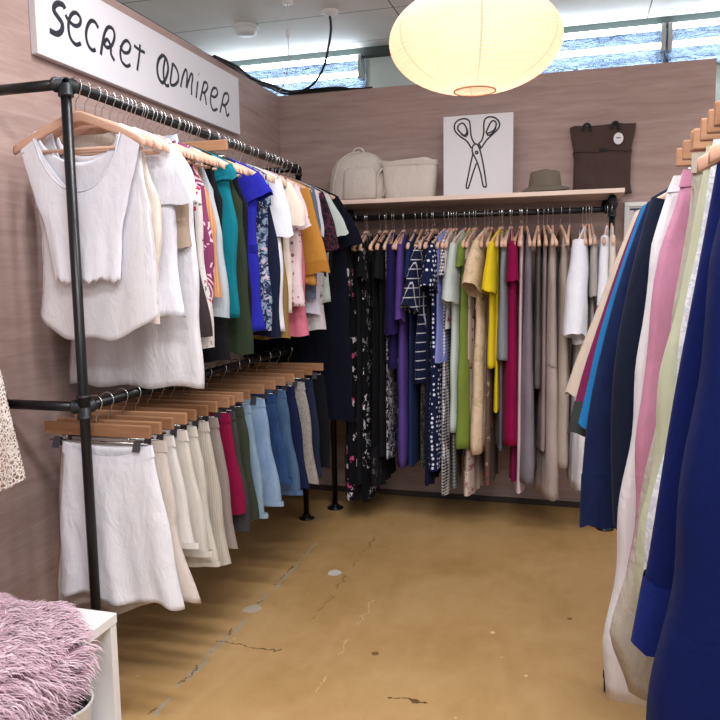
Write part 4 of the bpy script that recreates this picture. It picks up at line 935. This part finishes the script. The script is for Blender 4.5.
leg('pink_trousers', 1.83, 'pink trousers with a pleated waist on the right rail', fabric('#b98099'), 'the pink trousers', [(-.115,-.195),(-.184,-.209),(-.305,-.243),(-.389,-.254),(-.604,-.274),(-.917,-.285),(-1.3,-.305)], -1.3)
leg('navy_trousers', 1.71, 'dark navy trousers right of the pink pair', fabric('#10152a'), 'the dark navy trousers', [(-.13,-.16),(-.6,-.20),(-1.3,-.24)], -1.3)
leg('beige_trousers', 1.58, 'beige linen trousers with a crumpled hem on the right rail', fabric('#a8a195', None, wr=.9), 'the beige linen trousers', [(-.157,-.214),(-.236,-.218),(-.361,-.23),(-.439,-.242),(-.691,-.267),(-.915,-.309),(-1.115,-.34),(-1.233,-.307)], -1.24)
leg('sage_trousers', 1.50, 'pale sage green trousers beside the beige linen pair', fabric('#b1b59c'), 'the pale sage trousers', [(-.13,-.2),(-.207,-.211),(-.296,-.225),(-.379,-.24),(-.548,-.266),(-.658,-.275),(-.834,-.298),(-1.05,-.3)], -1.05)
leg('lace_trousers', 1.43, 'white lace textured trousers beside the dark royal blue coat', fabric('#bfc2cc','print','#d5d7de',None,3.), 'the white lace trousers', [(-.13,-.2),(-.231,-.213),(-.413,-.236),(-.547,-.251),(-.849,-.29),(-1.0,-.305)], -1.0)
jk('indigo_coat', 1.345, 'dark royal blue coat with a stitched sleeve cuff on the right rail', 'coat', fabric('#08154c'), 'the stitched cuff blue coat', -1.25, 1.43, .86, .02, .055, .055, .028, W=.2, cuff=(fabric('#122060'), .6))
rt('royal_coat', 1.235, 'long royal blue coat, nearest on the right rail', 'coat', fabric('#061346', None, wr=.35), 'the long royal blue coat', hem=-1.5, W=.225, th=[(-.1,.018),(-.3,.032),(-1.5,.045)],
   hw=[(-.1,.225),(-1.5,.3)], xl=[(-.1,-.195),(-.23,-.212),(-.34,-.232),(-.5,-.242),(-.8,-.27),(-1.1,-.30),(-1.5,-.33)], solid=True, A=.012, k=2, nr=40, collar=fabric('#061346'), pocket=(fabric('#061346'), -.1, -.35, .12, .14), buttons=(M['black'], 6))
for k, (y, what) in enumerate(((1.30, 'nothing, bare above the stitched cuff coat'), (1.40, 'nothing, bare beside the lace trousers'), (1.66, 'nothing, bare between dark and beige trousers'))):
    hanger((XR_, y, ZR + .0), (-.25, .2, -.15)[k], what, HR, True)

# more hangers crowd the two long rails, their clothes lost between the neighbours
for y in (2.22, 2.31, 2.45, 2.53, 2.59, 2.70, 2.77, 2.86, 2.95, 3.04, 3.13, 3.26, 3.37, 3.58, 3.69, 3.78):
    h_ = hanger((XL_, y, ZT), (.04, -.03, .02)[int(y*100) % 3], 'a top lost between its neighbours', HU)
    h_['label'] = 'wooden hanger squeezed in tight among the tops of the upper left rail'
for i_, x in enumerate((-1.30, -1.20, -1.08, -.97, -.86, -.79, -.69, -.585, -.50, -.36, -.30, -.21, -.13, -.04, .06)):
    h_ = hanger((x, YB, ZB), -PI/2 + (.03, -.03)[i_ % 2], 'a dress lost between its neighbours', HB)
    h_['label'] = 'wooden hanger squeezed in tight among the dresses of the back rail'
# ------------------------------------------------------------------ bench, throw, tub, crochet top
o = thing('shelf_bench', 'low white open fronted shelf bench against the left wall', 'bench', (-1.6, 1.25, 0))
def bb(name, x0,x1,y0,y1,z0,z1): MB().box(x0+1.6,x1+1.6,y0-1.25,y1-1.25,z0,z1).build(name, M['white'], o, False, 0, .002)
bb('top', -1.868,-1.35,.60,1.90,.388,.42); bb('side_panel', -1.866,-1.352,1.868,1.898,0,.388); bb('side_panel', -1.866,-1.352,.602,.632,0,.388)
bb('bottom', -1.866,-1.36,.632,1.868,.02,.045); bb('back_panel', -1.868,-1.858,.632,1.868,.045,.388)

FURB = fabric('#9c7486', None, wr=.8)
rnd = random.Random(11)
def fur_h(x, y):
    """height of the throw's hide over the bench (x towards the room, y along it)"""
    h = .045 + .03*math.sin(x*9+1)*math.sin(y*6+.5) + .02*math.sin(y*11+x*5)
    return .42 + max(.016, h)
o = thing('fur_throw', 'fluffy lilac sheepskin throw draped over the white bench', 'throw', (-1.6, 1.25, 0))
def hide(u, v):
    """u 0..1 from the wall across the top and over the front edge; v 0..1 along the bench, the far corner rounded off"""
    y = .74 + 1.09*v + .02*math.sin(u*9)
    far = max(0, min(1, (v - .68)/.32))
    L = u * (.64 - .30*far**1.5)
    wv = (1 - far**3*.8)
    x = -1.845 + min(L, .495) * (.505/.495)
    z = .424 + (fur_h(x, y) - .42) * min(1, L/.1+.25) * wv
    if L < .495:
        ed = max(0, (x+1.44)/.10); z = max(.424, z - .03*min(1, ed)**2); nrm = Vector((.3*min(1, ed), .25*far, 1))
    else:
        t = (L-.495); a = min(1, t/.05)*PI/2
        x = -1.34 + .03*math.sin(a) + .01*math.sin(v*17); z = max(.424, z-.03) - t*1.0; nrm = Vector((1, 0, max(0, .8-t*5)))
    return Vector((x, y, z)), nrm.normalized()
NU, NV = 44, 56
rows = [[hide(i/NU, j/NV)[0] - Vector((-1.6, 1.25, 0)) for j in range(NV+1)] for i in range(NU+1)]
MB().grid(rows).build('hide', FURB, o)
s = NT('fur_fibre'); gi = s.n('ShaderNodeNewGeometry')
fc = s.ramp(gi.outputs['Random Per Island'], [(.0, lin('#ad8a9a')), (.5, lin('#c6a5b3')), (1., lin('#dcc6cf'))])
FUR = s.principled(fc, .75, 0, None, Sheen_Weight=.2)
pile = MB()
def hsh(a, b, q): 
    return math.sin(a*7.1+b*5.3+q) + .6*math.sin(a*17.7-b*13.1+q*2.1) + .4*math.sin(a*31+b*37+q*.7)
for k in range(17000):
    u, v = rnd.random(), rnd.random()
    if v < .2: continue
    p, n = hide(u, v)
    cl_u, cl_v = round(u*38)/38, round(v*50)/50
    dx = .55*hsh(cl_u*3, cl_v*4, 1) + rnd.gauss(0, .3); dy = .55*hsh(cl_u*3, cl_v*4, 4) + rnd.gauss(0, .3)
    flow = Vector((.55 + .5*dx, .55*(v-.55)*2 + .5*dy, -.35 if u > .6 else .0))
    L = rnd.uniform(.045, .078) * (.75 if v > .95 else 1)
    d0 = (n*1.0 + flow*.35).normalized(); d1 = (n*.35 + flow).normalized(); d2 = (n*.0 + flow + Vector((0,0,-.25))).normalized()
    q0 = p - n*.002; q1 = q0 + d0*L*.4; q2 = q1 + d1*L*.35; q3 = q2 + d2*L*.3
    for q in (q0, q1, q2, q3):
        if q.x < -1.345 and q.z < .428: q.z = .428 + rnd.random()*.01
        if q.x < -1.868: q.x = -1.866
        if q.y > 2.0: q.y = 2.0
    w = Vector((-flow.y, flow.x, .2)).normalized() * rnd.uniform(.0011, .002)
    off = Vector((-1.6, 1.25, 0)); q0 -= off; q1 -= off; q2 -= off; q3 -= off
    pile.add([q0-w, q0+w, q1+w, q1-w, q2+w*.8, q2-w*.8, q3], [(0,1,2,3),(3,2,4,5),(5,4,6)])
po = pile.build('pile', FUR, o); po['kind'] = 'stuff'

o = thing('storage_tub', 'white round tub of scarves inside the bench', 'tub', (-1.472, 1.742, .046))
MB().lathe([(0,0),(.085,0),(.095,.03),(.108,.14),(.113,.15),(.108,.155),(.103,.14),(.09,.035),(0,.012)], 40).build('body', M['white'], o)
def cloth_lump(name, mat, label, cat, c, rx, ry, rz_, seed):
    r_ = random.Random(seed); a = [r_.uniform(0, 6) for _ in range(6)]; rows = []
    for i in range(15):
        th = PI*i/14; row = []
        for k in range(30):
            q = 2*PI*k/30
            w = 1 + .13*math.sin(3*q+a[0]+th*2) + .10*math.sin(7*q+a[1]-th*3) + .07*math.sin(11*q+a[2]+th*5)
            row.append((rx*math.sin(th)*math.cos(q)*w, ry*math.sin(th)*math.sin(q)*w, rz_*math.cos(th)*(1+.1*math.sin(5*q+a[3]))))
        rows.append(row)
    ob = MB().loops(rows).build(name, mat, None, True, .0005, 0, c); tag(ob, label, cat); return ob
cloth_lump('scarf', fabric('#6d1730','print','#4a0f22',None,.6), 'crumpled dark red scarf in the white tub', 'scarf', (-1.482, 1.70, .165), .058, .045, .05, 4)
b_ = MB()
for k in range(26):
    a = rnd.uniform(-.7, .9); r0 = rnd.uniform(.02, .1)
    c = Vector((-1.47+.025*math.cos(k*1.7), 1.785+.022*math.sin(k*2.1), .165))
    b_.tube(catmull([c, c+Vector((.012,.0,.03)), c+Vector((.03+.01*a, .015*a, .025)), c+Vector((.045, .015*a, .0+.01*a))], 4), .005, 6)
tag(b_.build('scarf', M['blackcloth']), 'black fringed scarf heaped beside the red scarf in the tub', 'scarf')

# crochet top on a wall peg by the front of the rack
LC = NT('crochet_cotton')
v = LC.n('ShaderNodeTexVoronoi'); v.feature = 'DISTANCE_TO_EDGE'; v.inputs['Scale'].default_value = 85; LC.l(LC.tc.outputs['Object'], v.inputs['Vector'])
p = LC.n('ShaderNodeBsdfPrincipled'); p.inputs['Base Color'].default_value = lin('#e0d5ce'); p.inputs['Roughness'].default_value = .9
bu = LC.n('ShaderNodeBump'); bu.inputs['Strength'].default_value = .8; bu.inputs['Distance'].default_value = .01
LC.l(LC.noise(120, 3), bu.inputs['Height']); LC.l(bu.outputs[0], p.inputs['Normal'])
LC.l(LC.math('LESS_THAN', v.outputs['Distance'], .17), p.inputs['Alpha']); LC.l(p.outputs[0], LC.out.inputs[0]); LACE = LC.m
pg = thing('wall_peg', 'wooden wall peg carrying the crochet top', 'peg', (-1.874, 1.755, 1.45))
MB().tube([(0,0,0),(.225,0,0),(.24,0,.012)], .008, 10).build('dowel', M['wood_h'], pg)
hanger((-1.645, 1.755, 1.45), -.85, 'the ivory crochet top by the bench', 'hanger on the wall peg')
garment('crochet_vest', (-1.645, 1.755, 1.45), -.85, 'ivory crochet top with open lace holes beside the rack arm', 'top', None, LACE, None, top='tank', W=.235, nw=.14, nd=.1, sw=.20, ad=.13,
        hem=-.58, A=.02, k=3, hw=[(-.1,.185),(-.25,.22),(-.4,.255),(-.58,.20)], xl=[(-.1,-.18),(-.5,-.19)], th=[(-.1,.012),(-.3,.03),(-.5,.03)], trim=(fabric('#e0d5ce'), .008))

# ------------------------------------------------------------------ light: the shop's ceiling battens, added fill lamps and the hall's ambient light
def area(name, loc, sx, sy, e, col=(1, .97, .93), rot=(0,0,0)):
    l = bpy.data.lights.new(name, 'AREA'); l.shape = 'RECTANGLE'; l.size = sx; l.size_y = sy; l.energy = e; l.color = col
    ob = bpy.data.objects.new(name, l); COL.objects.link(ob); ob.location = loc; ob.rotation_euler = rot; return ob
area('ceiling_batten_near', (.3, -.9, 2.96), 1.5, .25, 56, (.98,.98,1))
area('ceiling_batten_mid', (-.1, .7, 2.96), 1.5, .25, 56, (.98,.98,1))
area('ceiling_batten_deep', (-.5, 2.3, 2.96), 1.5, .25, 46, (.98,.98,1))
area('ceiling_batten_side', (2.4, 1.0, 2.96), .25, 1.5, 28, (.98,.98,1))
for nm, lc, en in (('ceiling_fill_front', (.9, -.6, 2.72), 26), ('ceiling_fill_end', (1.9, 3.9, 2.72), 16)):  # added fill lamps without fittings, brightening the ceiling and the far wall
    pl = bpy.data.lights.new(nm, 'POINT'); pl.energy = en; pl.color = (.95, .98, 1); pl.shadow_soft_size = .18
    po_ = bpy.data.objects.new(nm, pl); COL.objects.link(po_); po_.location = lc
w = bpy.data.worlds.new('hall'); SC.world = w; w.use_nodes = True
w.node_tree.nodes['Background'].inputs[0].default_value = (.92, .95, 1, 1); w.node_tree.nodes['Background'].inputs[1].default_value = .8

# ------------------------------------------------------------------ camera
cam = bpy.data.cameras.new('camera'); co = bpy.data.objects.new('camera', cam); COL.objects.link(co)
cam.sensor_width = 36; cam.lens = 743.68*36/720; cam.clip_start = .05
yaw, pitch, roll = -.2831, -.1146, -.0153
F = Vector((math.sin(yaw)*math.cos(pitch), math.cos(yaw)*math.cos(pitch), math.sin(pitch)))
r = Vector((math.cos(yaw), -math.sin(yaw), 0)); u = r.cross(F)
rr = r*math.cos(roll)+u*math.sin(roll); uu = -r*math.sin(roll)+u*math.cos(roll)
m = Matrix((rr, uu, -F)).transposed().to_4x4(); m.translation = (0, 0, 1.45); co.matrix_world = m
SC.camera = co
SC.view_settings.view_transform = 'Standard'; SC.view_settings.look = 'None'; SC.view_settings.gamma = 1
SC.view_settings.use_curve_mapping = False; SC.view_settings.exposure = 0.0
SC.cycles.max_bounces = 8; SC.cycles.transparent_max_bounces = 12
SC.cycles.use_denoising = True
